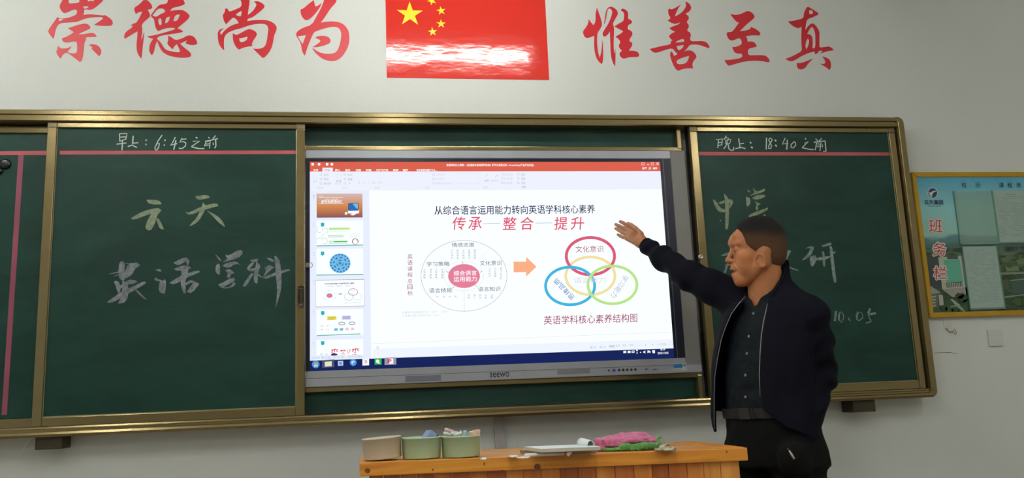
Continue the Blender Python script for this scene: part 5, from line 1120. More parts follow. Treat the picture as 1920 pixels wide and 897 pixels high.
scrap([(967, 859.5), (985, 857), (998, 857), (990, 860), (975, 861)], 'white paper strip at the left end of the long chalk stick', .003)
scrap([(900, 862), (904, 860), (911, 860.5), (912, 862.5), (906, 863.5)], 'white chalk crumb beside the right pot', .003)
# ---- books
M_page = mat('page_white', (222, 232, 236), rough=.7, var=.015); M_edge = mat('page_edges', (206, 200, 182), rough=.8, bump=.3, bscale=20, stretch=(.2, .2, 60)); M_cov = mat('pale_cover', (190, 176, 150), rough=.5)
def book(label, A, B, Cc, h, z, mtop, nm='book', edge=None):
    """A front-left, B back-left, C front-right corners (x,y)"""
    A, B, Cc = Vector(A), Vector(B), Vector(Cc); e = empty(nm, (A.x, A.y, z)); e.rotation_euler.y = .0135; tag(e, label, 'book')
    ex = (Cc - A); ey = (B - A)
    def q(s, t, zz): w = ex * s + ey * t; return (w.x, w.y, zz)
    def blk(name, s0, s1, t0, t1, z0, z1, m):
        V = [q(s, t, zz) for zz in (z0, z1) for s, t in ((s0, t0), (s1, t0), (s1, t1), (s0, t1))]
        mesh(name, V, [(3, 2, 1, 0), (4, 5, 6, 7), (0, 1, 5, 4), (1, 2, 6, 5), (2, 3, 7, 6), (3, 0, 4, 7)], m, e)
    blk('back_cover', 0, 1, 0, 1, 0, .0012, M_cov); blk('page_block', .006, .995, .008, .992, .0013, h - .0013, edge or M_edge); blk('top_page', .004, .996, .006, .994, h - .0012, h, mtop)
    return e
def xy(u, v, z): p = PZ(u, v, z); return (p.x, p.y)
zb = ztop(.735)
A = xy(1003, 857, zb); Bp = xy(985.7, 836.5 + 6, zb + .0); 
A = Vector(A); Bp = A + Vector((-.020, .155)); Cp = A + Vector((.185, .006))
book('thick closed book with pale worn cover, underneath the open book', A, Bp, Cp, .0125, zb + .001, M_cov, edge=mat('brown_page_edges', (160, 130, 98), rough=.8))
A2 = Vector(xy(1014, 850, zb + .0135)); B2 = A2 + Vector((-.022, .150)); C2 = A2 + Vector((.176, .006))
ob = book('open book with blank white pages, on top of the closed book', A2, B2, C2, .0105, zb + .0145, M_page, 'open_book')
# lifted pages rolling over at the right side
V = []; F = []; n = 14
ex = (C2 - A2).normalized(); ey = (B2 - A2).normalized()
for i in range(n):
    t = i / (n - 1); an = PI * 1.05 * t
    for j in range(5):
        s = j / 4; base = ex * .170 + ey * (.055 + .085 * s); r_ = .012 + .004 * s
        o_ = ex * (r_ * (1 - math.cos(an)) * .9 - .012); V.append((base.x + o_.x, base.y + o_.y, .0108 + r_ * 1.15 * math.sin(an)))
for i in range(n - 1):
    for j in range(4): F.append((i * 5 + j, i * 5 + j + 1, (i + 1) * 5 + j + 1, (i + 1) * 5 + j))
o = mesh('curled_pages', V, F, M_page, ob, True); so = o.modifiers.new('s', 'SOLIDIFY'); so.thickness = .0012
# ---- cloths
def cloth_mat(n_, c, c2): return mat(n_, c, rough=.95, col2=c2, vscale=60, bump=.5, bscale=260, sheen=.3)
def rr(c, a):  # rotation matrix columns for SDF boxes, about Z
    return np.array([[math.cos(a), -math.sin(a), 0], [math.sin(a), math.cos(a), 0], [0, 0, 1]], f4)
pz = ztop(1.0)
pc = P(1169, 830, -1.0); gc = P(1178, 843, -1.0)
def pink(p):
    q = p.copy(); wx = p[..., 0] - pc.x
    z_ = pc.z + .004 * np.sin(wx * 34 + 1) - .0045 * np.exp(-((wx + .02) / .02) ** 2) + .002
    c = np.stack([p[..., 0] - pc.x, p[..., 1] + .995, p[..., 2] - z_], -1).astype(f4)
    d = s_ell(c, (.003, 0, .002), (.098, .055, .0165)); d = smin(d, s_chain(c, [(-.085, -.02, .004), (-.03, -.035, .002), (.03, -.03, -.001), (.088, -.02, .004)], [.011, .013, .012, .012], .01), .008)
    d = smin(d, s_chain(c, [(-.080, .0, .012), (0, .01, .016), (.07, 0, .017)], [.008, .009, .009], .01), .01)
    d = smin(d, s_chain(c, [(-.078, -.02, .0), (-.066, -.035, -.018)], [.010, .008], .01), .008)
    d = d + .0045 * wrink(c * np.array([.6, 1.4, 1.6], f4), 70, 1.0) + .0022 * wrink(c * np.array([.5, 1.6, 2.2], f4), 120, 3.0) + .0012 * wrink(c, 260, 5)
    # fold line running along the front
    return np.maximum(d * .7, (pz + .004) - p[..., 2])
o = sdf_obj('pink_cloth', pink, (pc.x - .13, -1.08, pz - .01), (pc.x + .13, -.92, pc.z + .05), .0024, cloth_mat('pink_cloth', (214, 120, 158), (192, 96, 136)))
tag(o, 'bunched pink cleaning cloth lying on the green cloth', 'cloth')
def green(p):
    c = np.stack([p[..., 0] - gc.x, p[..., 1] + 1.0, p[..., 2] - ztop(p[..., 0]).astype(f4)], -1).astype(f4)
    d = s_ell(c, (-.005, 0, .006), (.100, .062, .010)); d = smin(d, s_ell(c, (.060, .005, .016), (.046, .045, .013)), .01)
    d = smin(d, s_chain(c, [(.06, .01, .026), (.092, .01, .030), (.108, .006, .036)], [.008, .006, .003], .01), .01)
    d = smin(d, s_chain(c, [(-.03, -.05, .014), (.02, -.055, .012), (.07, -.04, .014)], [.010, .010, .011], .01), .008)
    d = d + .0035 * wrink(c, 80, 2.0) + .0022 * wrink(c * np.array([1.6, .6, 1.2], f4), 150, 7) + .001 * wrink(c, 300, 1)
    return np.maximum(d * .7, .0006 - c[..., 2])
o = sdf_obj('green_cloth', green, (gc.x - .14, -1.09, pz - .01), (gc.x + .15, -.90, pz + .06), .0024, cloth_mat('green_cloth', (104, 172, 84), (70, 140, 62)))
tag(o, 'crumpled green cleaning cloth under the pink cloth', 'cloth')
wc = on(1247, 846)
def wcl(p):
    c = np.stack([p[..., 0] - wc.x, p[..., 1] - wc.y, p[..., 2] - ztop(p[..., 0]).astype(f4)], -1).astype(f4)
    d = smin(s_ell(c, (0, 0, .004), (.030, .030, .006)), s_chain(c, [(-.01, .01, .012), (.012, .0, .018), (.026, -.01, .006)], [.004, .0035, .003], .004), .006) + .0022 * wrink(c, 150, 4)
    return np.maximum(d * .7, .0006 - c[..., 2])
o = sdf_obj('paper_tissue', wcl, (wc.x - .05, wc.y - .05, pz - .01), (wc.x + .05, wc.y + .05, pz + .04), .002, mat('tissue_grey', (196, 190, 168), rough=.9, col2=(120, 116, 96), vscale=60))
tag(o, 'small crumpled off-white tissue right of the cloths', 'tissue')
# ------------------------------------------------------------------ the man
YB = -.62                                               # plane through the middle of his body
def A3(v): return np.array([v[0], v[1], v[2]], f4)
TF = A3((math.cos(math.radians(210)), math.sin(math.radians(210)), 0)); TL = A3((-TF[1], TF[0], 0))
HF = A3((math.cos(math.radians(166)), math.sin(math.radians(166)), 0)); HL = A3((-HF[1], HF[0], 0)); UP = A3((0, 0, 1))
def Q(u, v, y=YB): return A3(P(u, v, y))
man = None
M_skin = mat('skin', (176, 114, 72), rough=.52, var=.06, vscale=30, bump=.12, bscale=300, spec=.4)
b_ = M_skin.node_tree.nodes['Principled BSDF']; b_.inputs['Subsurface Weight'].default_value = .12; b_.inputs['Subsurface Radius'].default_value = (.012, .004, .002); b_.inputs['Subsurface Scale'].default_value = .5
M_jacket = mat('navy_jacket_cloth', (7, 9, 22), rough=.85, var=.12, vscale=20, bump=.3, bscale=420, spec=.15)
M_shirt = mat('dark_teal_shirt', (4, 14, 21), rough=.7, var=.10, vscale=12, bump=.15, bscale=300, spec=.2)
M_trous = mat('black_trousers', (7, 8, 8), rough=.9, var=.10, vscale=12, bump=.2, bscale=400, spec=.2)
M_shoe = mat('black_leather', (14, 13, 12), rough=.3)
# ---- head, in its own frame (x forward, y left, z up)
HO = Q(1418, 475, -.635)
def tohead(p):
    q = p - HO; return np.stack([q @ HF, q @ HL, q[..., 2]], -1)
def cranium(c):
    d = s_ell(c, (-.016, 0, .034), (.091, .077, .099)); d = smin(d, s_ell(c, (.024, 0, .040), (.058, .064, .062)), .03)
    return smin(d, s_ell(c, (-.045, 0, -.010), (.058, .058, .055)), .03)
def head_sdf(c, ear=True):
    ay = np.abs(c[..., 1]); m = np.stack([c[..., 0], ay, c[..., 2]], -1)
    d = cranium(c)
    d = smin(d, s_ell(c, (.034, 0, -.040), (.052, .054, .066)), .025)           # mid face
    d = smin(d, s_cone(m, (.050, .014, -.097), (-.006, .056, -.050), .022, .020), .025)   # jaw
    d = smin(d, s_cone(m, (-.006, .054, -.050), (-.016, .062, -.005), .018, .018), .02)
    d = smin(d, s_sphere(m, (.068, .007, -.101), .0215), .018)                   # chin
    d = smin(d, s_ell(m, (.052, .042, -.018), (.026, .022, .020)), .02)          # cheekbone
    d = smin(d, s_ell(m, (.050, .036, -.050), (.026, .020, .028)), .02)          # cheek
    d = smin(d, s_cone(m, (.084, .004, .036), (.070, .044, .034), .0095, .010), .012)     # brow ridge
    d = smin(d, s_cone(m, (.0865, 0, .046), (.072, .030, .064), .012, .016), .02)
    d = smax(d, -s_sphere(m, (.094, .033, .012), .0165), .010)                   # socket
    d = smin(d, s_ell(m, (.0725, .032, .0115), (.0135, .0155, .0125)), .004)     # lids
    d = smax(d, -s_cone(m, (.0875, .022, .0095), (.080, .046, .0085), .0013, .0011), .002)
    d = smin(d, s_cone(m, (.078, .020, -.002), (.074, .042, -.002), .0045, .0035), .006)  # lower lid bag
    d = smin(d, s_cone(c, (.083, 0, .022), (.1035, 0, -.017), .0075, .0085), .010)        # nose bridge
    d = smin(d, s_sphere(c, (.1055, 0, -.0225), .0108), .008); d = smin(d, s_ell(m, (.094, .0125, -.026), (.012, .0085, .0085)), .006)
    d = smax(d, -s_ell(m, (.0985, .0072, -.0345), (.0052, .0036, .0046)), .003)  # nostril
    d = smin(d, s_ell(c, (.078, 0, -.050), (.020, .028, .020)), .012)            # muzzle
    d = smin(d, s_ell(c, (.078, 0, -.083), (.018, .024, .014)), .012)
    d = smin(d, s_cone(m, (.0965, .003, -.0555), (.078, .024, -.0625), .0062, .0036), .005)   # upper lip
    d = smin(d, s_cone(m, (.0925, .003, -.0755), (.076, .022, -.0690), .0066, .0036), .005)   # lower lip
    d = smax(d, -s_cone(m, (.0965, .0, -.0652), (.079, .0215, -.0658), .0052, .0020), .003)  # open mouth
    d = smax(d, -s_cone(m, (.085, .024, -.036), (.072, .036, -.062), .0018, .0015), .008)    # laughter fold
    # ear
    if ear:
        e = np.stack([m[..., 0] - .002, m[..., 1] - .077, m[..., 2] + .040], -1) * f4(1.16)
        t = math.radians(-14); ct, st = math.cos(t), math.sin(t)
        e = np.stack([e[..., 0] * ct + e[..., 2] * st, e[..., 1], -e[..., 0] * st + e[..., 2] * ct], -1)
        e = np.stack([e[..., 0], e[..., 1] + .45 * e[..., 0], e[..., 2]], -1)     # flares backwards
        ex, ez = e[..., 0], e[..., 2]; k = ln(np.stack([ex / .0155, ez / .0275], -1)) - 1
        ring_ = ln(np.stack([k * .019, e[..., 1] - .004], -1)) - .0042
        front = np.maximum(ring_, ex - .010 + np.where(ez > .008, -.004, 0))
        bowl = np.maximum(k * .018, np.abs(e[..., 1] + .002) - .0028)
        d_e = smin(smin(front, bowl, .004), s_ell(e, (.003, .001, -.024), (.0080, .0045, .0085)), .005)
        d_e = smin(d_e, s_chain(e, [(.001, .003, .016), (-.007, .003, .002), (-.004, .003, -.012), (.004, .002, -.015)], [.0028, .0028, .0028, .003], .003), .003)
        d_e = smin(d_e, s_ell(e, (.0135, .0015, -.004), (.0045, .0045, .007)), .004)
        d_e = smax(d_e, -s_ell(e, (.004, .003, -.006), (.0055, .006, .0075)), .002)
        d = smin(d, d_e / 1.16, .005)
    return d
# ---- torso description
C0_ = Q(1434, 640)
rows = [(v, u, a, b) for v, u, a, b in ((500, 1448, .060, .060), (530, 1447, .075, .070), (548, 1444, .105, .085), (565, 1440, .150, .105), (590, 1437, .188, .125), (620, 1434, .198, .137), (650, 1431, .200, .140), (700, 1428, .202, .142), (750, 1429, .204, .144), (800, 1432, .207, .147), (840, 1434, .205, .147))]
rz = np.array([Q(u, v)[2] for v, u, a, b in rows][::-1]); rx = np.array([Q(u, v)[0] for v, u, a, b in rows][::-1]); ra_ = np.array([r[2] for r in rows][::-1]); rb__ = np.array([r[3] for r in rows][::-1])
def loft(p, sa=0.0, sb_=0.0, du=0.0, dt=0.0):
    z = p[..., 2]; cx = np.interp(z, rz, rx) + du; a = np.interp(z, rz, ra_) + sa; b = np.interp(z, rz, rb__) + sb_
    dx = p[..., 0] - cx; dy = p[..., 1] - YB; s = dx * TL[0] + dy * TL[1]; t = dx * TF[0] + dy * TF[1] - dt
    k0 = np.sqrt((s / a) ** 2 + (t / b) ** 2); k1 = np.sqrt((s / a ** 2) ** 2 + (t / b ** 2) ** 2) + 1e-6
    return (k0 * (k0 - 1) / k1), s, t
def zat(v): return float(P(1434, v, YB).z)
SH_R, EL_R, WR_R = Q(1382, 562, -.51), Q(1290, 517, -.40), Q(1206, 456, -.215)
SH_L, EL_L, WR_L = Q(1519, 590, -.755), Q(1536, 702, -.69), Q(1500, 838, -.775)
NK0, NK1 = Q(1436, 582, -.615), Q(1433, 512, -.630)
def neck(p, g=0.0): return s_chain(p, [NK0, (NK0 + NK1) / 2, NK1], [.068 + g, .060 + g, .062 + g], .01)
FA = Q(1412, 566, -.65)
FAt = float((FA[0] - C0_[0]) * TF[0] + (FA[1] - YB) * TF[1])
def collar_plane(p, up=0.0):      # positive above the neckline, which climbs to the back
    t = (p[..., 0] - C0_[0]) * TF[0] + (p[..., 1] - YB) * TF[1]
    return (p[..., 2] - (FA[2] + up) - 1.02 * np.maximum(FAt - t, 0)) / 1.43
def hand_sdf(p):
    I0, I1, I2, I3 = Q(1184, 430, -.165), Q(1175, 422.5, -.142), Q(1168.5, 418.3, -.122), Q(1163, 415.8, -.108)
    M0, M1, M2, M3 = Q(1180, 434, -.163), Q(1169, 428, -.140), Q(1160.5, 424.0, -.122), Q(1154.5, 421.2, -.112)
    R0, R1, R2, R3 = Q(1177, 440, -.163), Q(1167, 436, -.142), Q(1160, 432, -.125), Q(1154.5, 428.8, -.116)
    L0, L1, L2, L3 = Q(1176, 447, -.167), Q(1168.5, 445.5, -.147), Q(1163, 443, -.134), Q(1158.5, 440.2, -.126)
    T0, T1, T2, T3 = Q(1200, 440, -.205), Q(1191, 428.5, -.195), Q(1183.5, 422.5, -.180), Q(1177, 419.3, -.165)
    W0, W1 = Q(1203, 449, -.210), Q(1200, 457, -.207)
    d = None
    for a, rs in (((I0, I1, I2, I3), (.0094, .0084, .0077, .0067)), ((M0, M1, M2, M3), (.0094, .0083, .0076, .0067)), ((R0, R1, R2, R3), (.0092, .0080, .0073, .0064)), ((L0, L1, L2, L3), (.0086, .0073, .0066, .0058)), ((T0, T1, T2, T3), (.0165, .0105, .0090, .0072))):
        e = s_chain(p, a, rs, .003); d = e if d is None else np.minimum(d, e)
    pal = None
    for a, b, r0, r1 in ((W0, I0, .017, .0115), (W0, M0, .018, .012), (W1, R0, .018, .012), (W1, L0, .017, .0115)):
        e = s_cone(p, a, b, r0, r1); pal = e if pal is None else smin(pal, e, .007)
    pal = smin(pal, s_cone(p, Q(1201, 456, -.215), Q(1181, 448, -.182), .013, .009), .008)
    d = smin(d, pal, .0045)
    c = (I0 + M0 + R0 + L0 + W0 + W1) / 6; n_ = A3((-.25, -.95, .05)); n_ /= np.linalg.norm(n_)
    d = smax(d, -s_sphere(p, c + n_ * .031, .021), .010)          # hollow of the palm
    return smin(d, s_cone(p, (W0 + W1) / 2, WR_R + (EL_R - WR_R) * .25, .0225, .0235), .012)
def body(p):
    d = head_sdf(tohead(p).astype(f4))
    d = smin(d, neck(p), .010)
    tr, s, t = loft(p, -.066, -.046, .014)
    d = smin(d, np.maximum(np.maximum(tr, p[..., 2] - zat(560)), zat(776) - p[..., 2]), .012)
    d = smin(d, s_chain(p, [SH_R, EL_R, WR_R], [.046, .035, .0225], .02), .02)
    d = smin(d, s_chain(p, [SH_L, EL_L, WR_L], [.046, .038, .028], .02), .02)
    d = np.maximum(d, (1.02 - p[..., 2]) * .9) if False else d
    return smin(d, hand_sdf(p), .006)
lo = (HO[0] - .52, -.93, zat(800)); hi = (HO[0] + .24, -.07, Q(1165, 405, -.10)[2] + .015)
man = sdf_obj('person', body, lo, hi, .0026, M_skin)
tag(man, 'man with short dark hair and open navy jacket, pointing at the display', 'person')
# lips tint and stubble come as colour of the skin itself
me = man.data; n = len(me.vertices); co = np.empty(n * 3, f4); me.vertices.foreach_get('co', co); co = co.reshape(-1, 3); hc = tohead(co)
lip = np.clip(1 - np.minimum(s_cone(np.stack([hc[:, 0], np.abs(hc[:, 1]), hc[:, 2]], -1).astype(f4), (.0965, .003, -.0560), (.080, .021, -.0625), .0062, .003), s_cone(np.stack([hc[:, 0], np.abs(hc[:, 1]), hc[:, 2]], -1).astype(f4), (.0925, .003, -.0760), (.078, .019, -.0695), .0066, .003)) / .0012, 0, 1)
mou = np.clip(1 - s_cone(np.stack([hc[:, 0], np.abs(hc[:, 1]), hc[:, 2]], -1).astype(f4), (.090, .0, -.0652), (.079, .019, -.0658), .0050, .0020) / .0008, 0, 1)
at = me.color_attributes.new('tint', 'FLOAT_COLOR', 'POINT'); colr = np.ones((n, 4), f4)
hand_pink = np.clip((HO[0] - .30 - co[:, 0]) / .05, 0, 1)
base = np.ones((n, 3), f4)
base = base * (1 - lip[:, None]) + np.array([.72, .50, .52], f4) * lip[:, None]
base = base * (1 - mou[:, None]) + np.array([.22, .12, .12], f4) * mou[:, None]
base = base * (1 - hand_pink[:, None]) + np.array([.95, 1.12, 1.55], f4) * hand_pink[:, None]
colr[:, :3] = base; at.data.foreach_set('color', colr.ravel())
nt = M_skin.node_tree; bs = nt.nodes['Principled BSDF']; src = bs.inputs['Base Color'].links[0].from_socket
va = nt.nodes.new('ShaderNodeVertexColor'); va.layer_name = 'tint'; mx = nt.nodes.new('ShaderNodeMix'); mx.data_type = 'RGBA'; mx.blend_type = 'MULTIPLY'; mx.inputs[0].default_value = 1
nt.links.new(src, mx.inputs[6]); nt.links.new(va.outputs[0], mx.inputs[7]); nt.links.new(mx.outputs[2], bs.inputs['Base Color'])
# ---- hair
def hairline(x): return np.interp(x, [-.13, -.092, -.060, -.040, -.030, -.012, .006, .016, .032, .046, .050, .056, .066, .075], [-.066, -.066, -.060, -.050, -.020, .000, -.014, -.004, .010, .026, .046, .070, .084, .13])
def hair(p):
    c = tohead(p).astype(f4); ay = np.abs(c[..., 1])
    hl = hairline(c[..., 0]) ; top = np.clip((c[..., 2] - .0) / .07, 0, 1)
    ctr = np.interp(c[..., 0], [.030, .055, .066, .09], [.060, .078, .094, .15])
    hl = np.where(ay < .030, np.maximum(hl, np.where(c[..., 0] > .03, ctr, -1)), hl)
    edge = np.clip((c[..., 2] - hl) / .02, -1, 1)
    th = .0006 + .0022 * np.clip(edge, 0, 1) + .0065 * top * np.clip(edge, 0, 1) + .0007 * wrink(c, 420, 2)
    return np.maximum(cranium(c) - th, (hl - c[..., 2]) * .8)
Mh = mat('short_black_hair', (30, 26, 24), rough=.75, bump=.9, bscale=700, spec=.3)
V, F = surface(hair, (HO[0] - .14, HO[1] - .12, HO[2] - .09), (HO[0] + .16, HO[1] + .13, HO[2] + .16), .0026)
hr = np_mesh('hair', V, F, Mh, man); hc = tohead(V.astype(f4))
n = len(hr.data.vertices)
at = hr.data.color_attributes.new('tint', 'FLOAT_COLOR', 'POINT'); colr = np.ones((n, 4), f4)
w = np.clip((hc[:, 2] - .028 + .10 * np.clip(.02 - hc[:, 0], -.05, .06)) / .06, 0, 1); w = w * w * (3 - 2 * w)
fd = np.array(rgb(124, 88, 60)[:3]); dk = np.array(rgb(30, 25, 23)[:3])
colr[:n, :3] = (fd * (1 - w[:, None]) + dk * w[:, None])[:n]; at.data.foreach_set('color', colr.ravel())
nt = Mh.node_tree; va = nt.nodes.new('ShaderNodeVertexColor'); va.layer_name = 'tint'
nn = nt.nodes.new('ShaderNodeTexNoise'); nn.inputs['Scale'].default_value = 380; nn.inputs['Detail'].default_value = 3; tc = nt.nodes.new('ShaderNodeTexCoord'); nt.links.new(tc.outputs['Object'], nn.inputs['Vector'])
r3 = nt.nodes.new('ShaderNodeValToRGB'); r3.color_ramp.elements[0].position = .35; r3.color_ramp.elements[0].color = (.45, .45, .45, 1); r3.color_ramp.elements[1].position = .65; nt.links.new(nn.outputs['Fac'], r3.inputs[0])
mx = nt.nodes.new('ShaderNodeMix'); mx.data_type = 'RGBA'; mx.blend_type = 'MULTIPLY'; mx.inputs[0].default_value = 1
nt.links.new(va.outputs[0], mx.inputs[6]); nt.links.new(r3.outputs[0], mx.inputs[7]); nt.links.new(mx.outputs[2], nt.nodes['Principled BSDF'].inputs['Base Color'])
def hw(x, y, z): return HO + HF * x + HL * y + UP * z
for s in (1, -1):
    tube('eyebrow', [hw(.0900, .010 * s, .0365), hw(.0890, .018 * s, .0395), hw(.0835, .030 * s, .0415), hw(.0750, .042 * s, .0385)], [.0022, .0030, .0028, .0012], mat('brow_hair', (34, 26, 22), rough=.8), man, 8)
    o = lathe('eye', [(0, -.0112)] + [(.0112 * math.sin(t), -.0112 * math.cos(t)) for t in [PI * k / 12 for k in range(1, 12)]] + [(0, .0112)], mat('eye_white', (140, 120, 104), rough=.2), man, 20, Matrix.Translation(Vector(hw(.0752, .0320 * s, .0092))))
    a = hw(.0860, .0330 * s, .0085)
    lathe('iris', [(0, .0005), (.0050, 0), (.0052, -.001), (0, -.0012)], mat('iris_dark', (30, 18, 12), rough=.15), man, 16, Matrix.Translation(Vector(a)) @ Vector((0, 0, 1)).rotation_difference(Vector(HF + HL * .18 * s)).to_matrix().to_4x4())
bm = bmesh.new()
for i in range(-4, 5):
    a = i * .22; c = hw(.0705 + .0165 * math.cos(a), .0185 * math.sin(a), -.0618); bbox(bm, c[0] - .0025, c[0] + .0025, c[1] - .0025, c[1] + .0025, c[2] - .004, c[2] + .003, .001, 1)
bmobj('teeth', bm, mat('teeth_white', (214, 206, 190), rough=.3), man)
# ---- jacket
def opening(p, s, t):      # positive inside the open front
    z = p[..., 2]
    zz = np.array([zat(v) for v in (830, 783, 703, 634, 587, 553, 535)]); sr = np.interp(z, zz, [-.135, -.135, -.126, -.104, -.076, -.040, -.030]); sl = np.interp(z, zz, [.100, .090, .086, .082, .080, .066, .05])
    return np.minimum(np.minimum(s - sr, sl - s), t - .012)
HEMZ = np.array([zat(v) for v in (803, 766, 770, 800, 806, 845)])
def hem(s, t):
    """height of the hem round the body; angle from front centre"""
    an = np.degrees(np.arctan2(s, t))                    # 0 front, + left side, - right side
    return np.interp(an, [-180, -120, -78, -66, -56, 0, 35, 60, 90, 140, 180], [zat(786), zat(774), zat(768), zat(782), zat(808), zat(808), zat(764), zat(800), zat(822), zat(800), zat(786)])
def cuff(p, a, b, r): return None
def jacket(p):
    d, s, t = loft(p); z = p[..., 2]
    ws = wrink(p * np.array([1, 1, .6], f4), 26, 2.0)
    arm_r = s_chain(p, [SH_R, SH_R + (EL_R - SH_R) * .5, EL_R, EL_R + (WR_R - EL_R) * .5, WR_R + (EL_R - WR_R) * .08], [.074, .064, .054, .044, .0335], .03)
    ax = (WR_R - EL_R) / np.linalg.norm(WR_R - EL_R); tt = (p - EL_R) @ ax
    arm_r = arm_r + .0045 * np.sin(tt * 75 + 2 * np.sin(p[..., 2] * 30)) * np.clip((tt + .05) / .1, 0, 1) + .003 * ws
    arm_l = s_chain(p, [SH_L, (SH_L + EL_L) / 2, EL_L, (EL_L + WR_L) / 2, WR_L], [.066, .062, .058, .052, .044], .03)
    arm_l = arm_l + .0045 * np.sin(p[..., 2] * 80 + 1.5 * np.sin(p[..., 0] * 40)) + .003 * ws
    bodyd = d + .0045 * ws + .003 * wrink(p * np.array([1, 1, .35], f4), 60, 5)
    o = smin(bodyd, s_cone(p, Q(1405, 556, -.56), SH_R, .060, .072), .04); o = smin(o, s_cone(p, Q(1475, 566, -.68), SH_L, .060, .066), .04)
    # loose front flap on his right side
    o_b = np.maximum(o, hem(s, t) - z)
    inner = loft(p, -.011, -.011)[0] + .004 * ws
    inner = np.maximum(inner, z - zat(590))              # the cavity stops under the shoulders
    o_b = np.maximum(o_b, -inner)
    o_b = smax(o_b, opening(p, s, t), .004)
    o_b = np.maximum(o_b, -neck(p, .010)); o_b = np.maximum(o_b, collar_plane(p, .002))
    nk = np.maximum(np.maximum(neck(p, .020), -neck(p, .012)), np.maximum(collar_plane(p, .006), -collar_plane(p, -.034))); nk = np.maximum(nk, opening(p, s, t) + .012)
    o_b = smin(o_b, nk, .004)
    sl_r = np.maximum(arm_r, tt - float(np.linalg.norm(WR_R - EL_R)) + .012)
    sl_r = np.maximum(sl_r, -np.maximum(s_chain(p, [EL_R, WR_R + (WR_R - EL_R) * .1], [.036, .0265], .01), float(np.linalg.norm(WR_R - EL_R)) - .035 - tt))
    sl_r = np.maximum(sl_r, opening(p, s, t))
    rib = s_cone(p, WR_R + (EL_R - WR_R) * .16, WR_R + (EL_R - WR_R) * .055, .0335, .0320) + .0006 * np.sin(np.arctan2(p[..., 2] - WR_R[2], p[..., 1] - WR_R[1]) * 40)
    rib = np.maximum(np.maximum(rib, tt - float(np.linalg.norm(WR_R - EL_R)) + .010), -np.maximum(s_cone(p, WR_R + (EL_R - WR_R) * .2, WR_R, .0270, .0265), float(np.linalg.norm(WR_R - EL_R)) - .05 - tt))
    o = smin(smin(o_b, smin(sl_r, rib, .006), .022), np.maximum(arm_l, -(z - zat(842))), .012)
    return o
lo = (Q(1190, 500, -.2)[0] - .02, -.92, zat(860)); hi = (Q(1575, 600, -.7)[0] + .04, -.14, HO[2] + .14)
jk = sdf_obj('jacket', jacket, lo, hi, .0045, M_jacket, man)
# ---- shirt with collar
def shirt(p):
    d, s, t = loft(p, -.047, -.026, .014); z = p[..., 2]
    ws = wrink(p * np.array([1, 1, 1.4], f4), 32, 4.0)
    d = d + .0035 * ws + .002 * wrink(p, 70, 1)
    d = np.minimum(d, np.maximum(np.maximum(np.abs(s - .002) - .014, d - .0015), -t))          # button placket
    d = np.maximum(d, zat(779) - z)
    d = np.maximum(d, -neck(p, .002)); d = np.maximum(d, collar_plane(p, -.006))
    st = np.maximum(np.maximum(neck(p, .0085), -neck(p, .003)), np.maximum(collar_plane(p, .010), -collar_plane(p, -.020)))
    notch = .030 - np.abs(s + .004) * 1.0 + collar_plane(p, .0) * .5          # opens in front
    lf = np.maximum(np.maximum(neck(p, .0150), -neck(p, .009)), np.maximum(collar_plane(p, .011), -collar_plane(p, -.040 + 0 * z)))
    vcut = np.where(t > .03, (.006 + .55 * np.clip(z - (FA[2] - .045), 0, .08)) - np.abs(s + .004), -1)
    vc2 = np.where(t > .03, (.002 + .42 * np.clip(z - (FA[2] - .030), 0, .08)) - np.abs(s + .004), -1)
    lf = np.maximum(lf, vc2); st = np.maximum(st, vcut)
    d = np.maximum(d, np.where((t > .02), (.35 * (z - (FA[2] - .018))) - np.abs(s + .004) , -1))
    return smin(d, np.minimum(st, lf), .003)
sh = sdf_obj('shirt', shirt, (C0_[0] - .24, YB - .22, zat(784)), (C0_[0] + .24, YB + .22, zat(495)), .0036, M_shirt, man)
def loft_pt(z, s, sa, sb_, du=0.0, out=0.0):
    cx = float(np.interp(z, rz, rx)) + du; a = float(np.interp(z, rz, ra_)) + sa; b = float(np.interp(z, rz, rb__)) + sb_
    t = b * math.sqrt(max(0, 1 - (s / a) ** 2)) + out
    return Vector((cx + s * TL[0] + t * TF[0], YB + s * TL[1] + t * TF[1], z))
Mb = mat('shirt_button', (120, 126, 130), rough=.25)
for v in (590, 632, 663.5, 703, 743):
    q = loft_pt(zat(v), .002, -.047, -.026, .014, .0045)
    lathe('button', [(0, 0), (.0052, 0), (.0052, .0012), (.0042, .0020), (.0030, .0014), (0, .0014)], Mb, man, 14, Matrix.Translation(q) @ Vector((0, 0, 1)).rotation_difference(Vector(TF)).to_matrix().to_4x4())
# zips along both front edges
Mz = mat('zip_metal', (150, 150, 152), rough=.3, metal=.85)
zz = [803, 783, 743, 703, 668, 634, 610, 587, 570, 556]
def zipl(keys, vals, vs_):
    pts = []
    for v in vs_:
        z = zat(v); s = float(np.interp(z, [zat(k) for k in keys], vals)); pts.append(loft_pt(z, s, .000, .000, 0, .0015))
    return pts
kz = (830, 783, 703, 634, 587, 553, 535)
tube('zip_teeth', zipl(kz, [-.133, -.133, -.124, -.102, -.074, -.038, -.028], zz), .0014, Mz, man, 6)
tube('zip_teeth', zipl(kz, [.098, .088, .084, .080, .078, .064, .048], [745, 720, 703, 668, 634, 610, 587, 576]), .0014, Mz, man, 6)
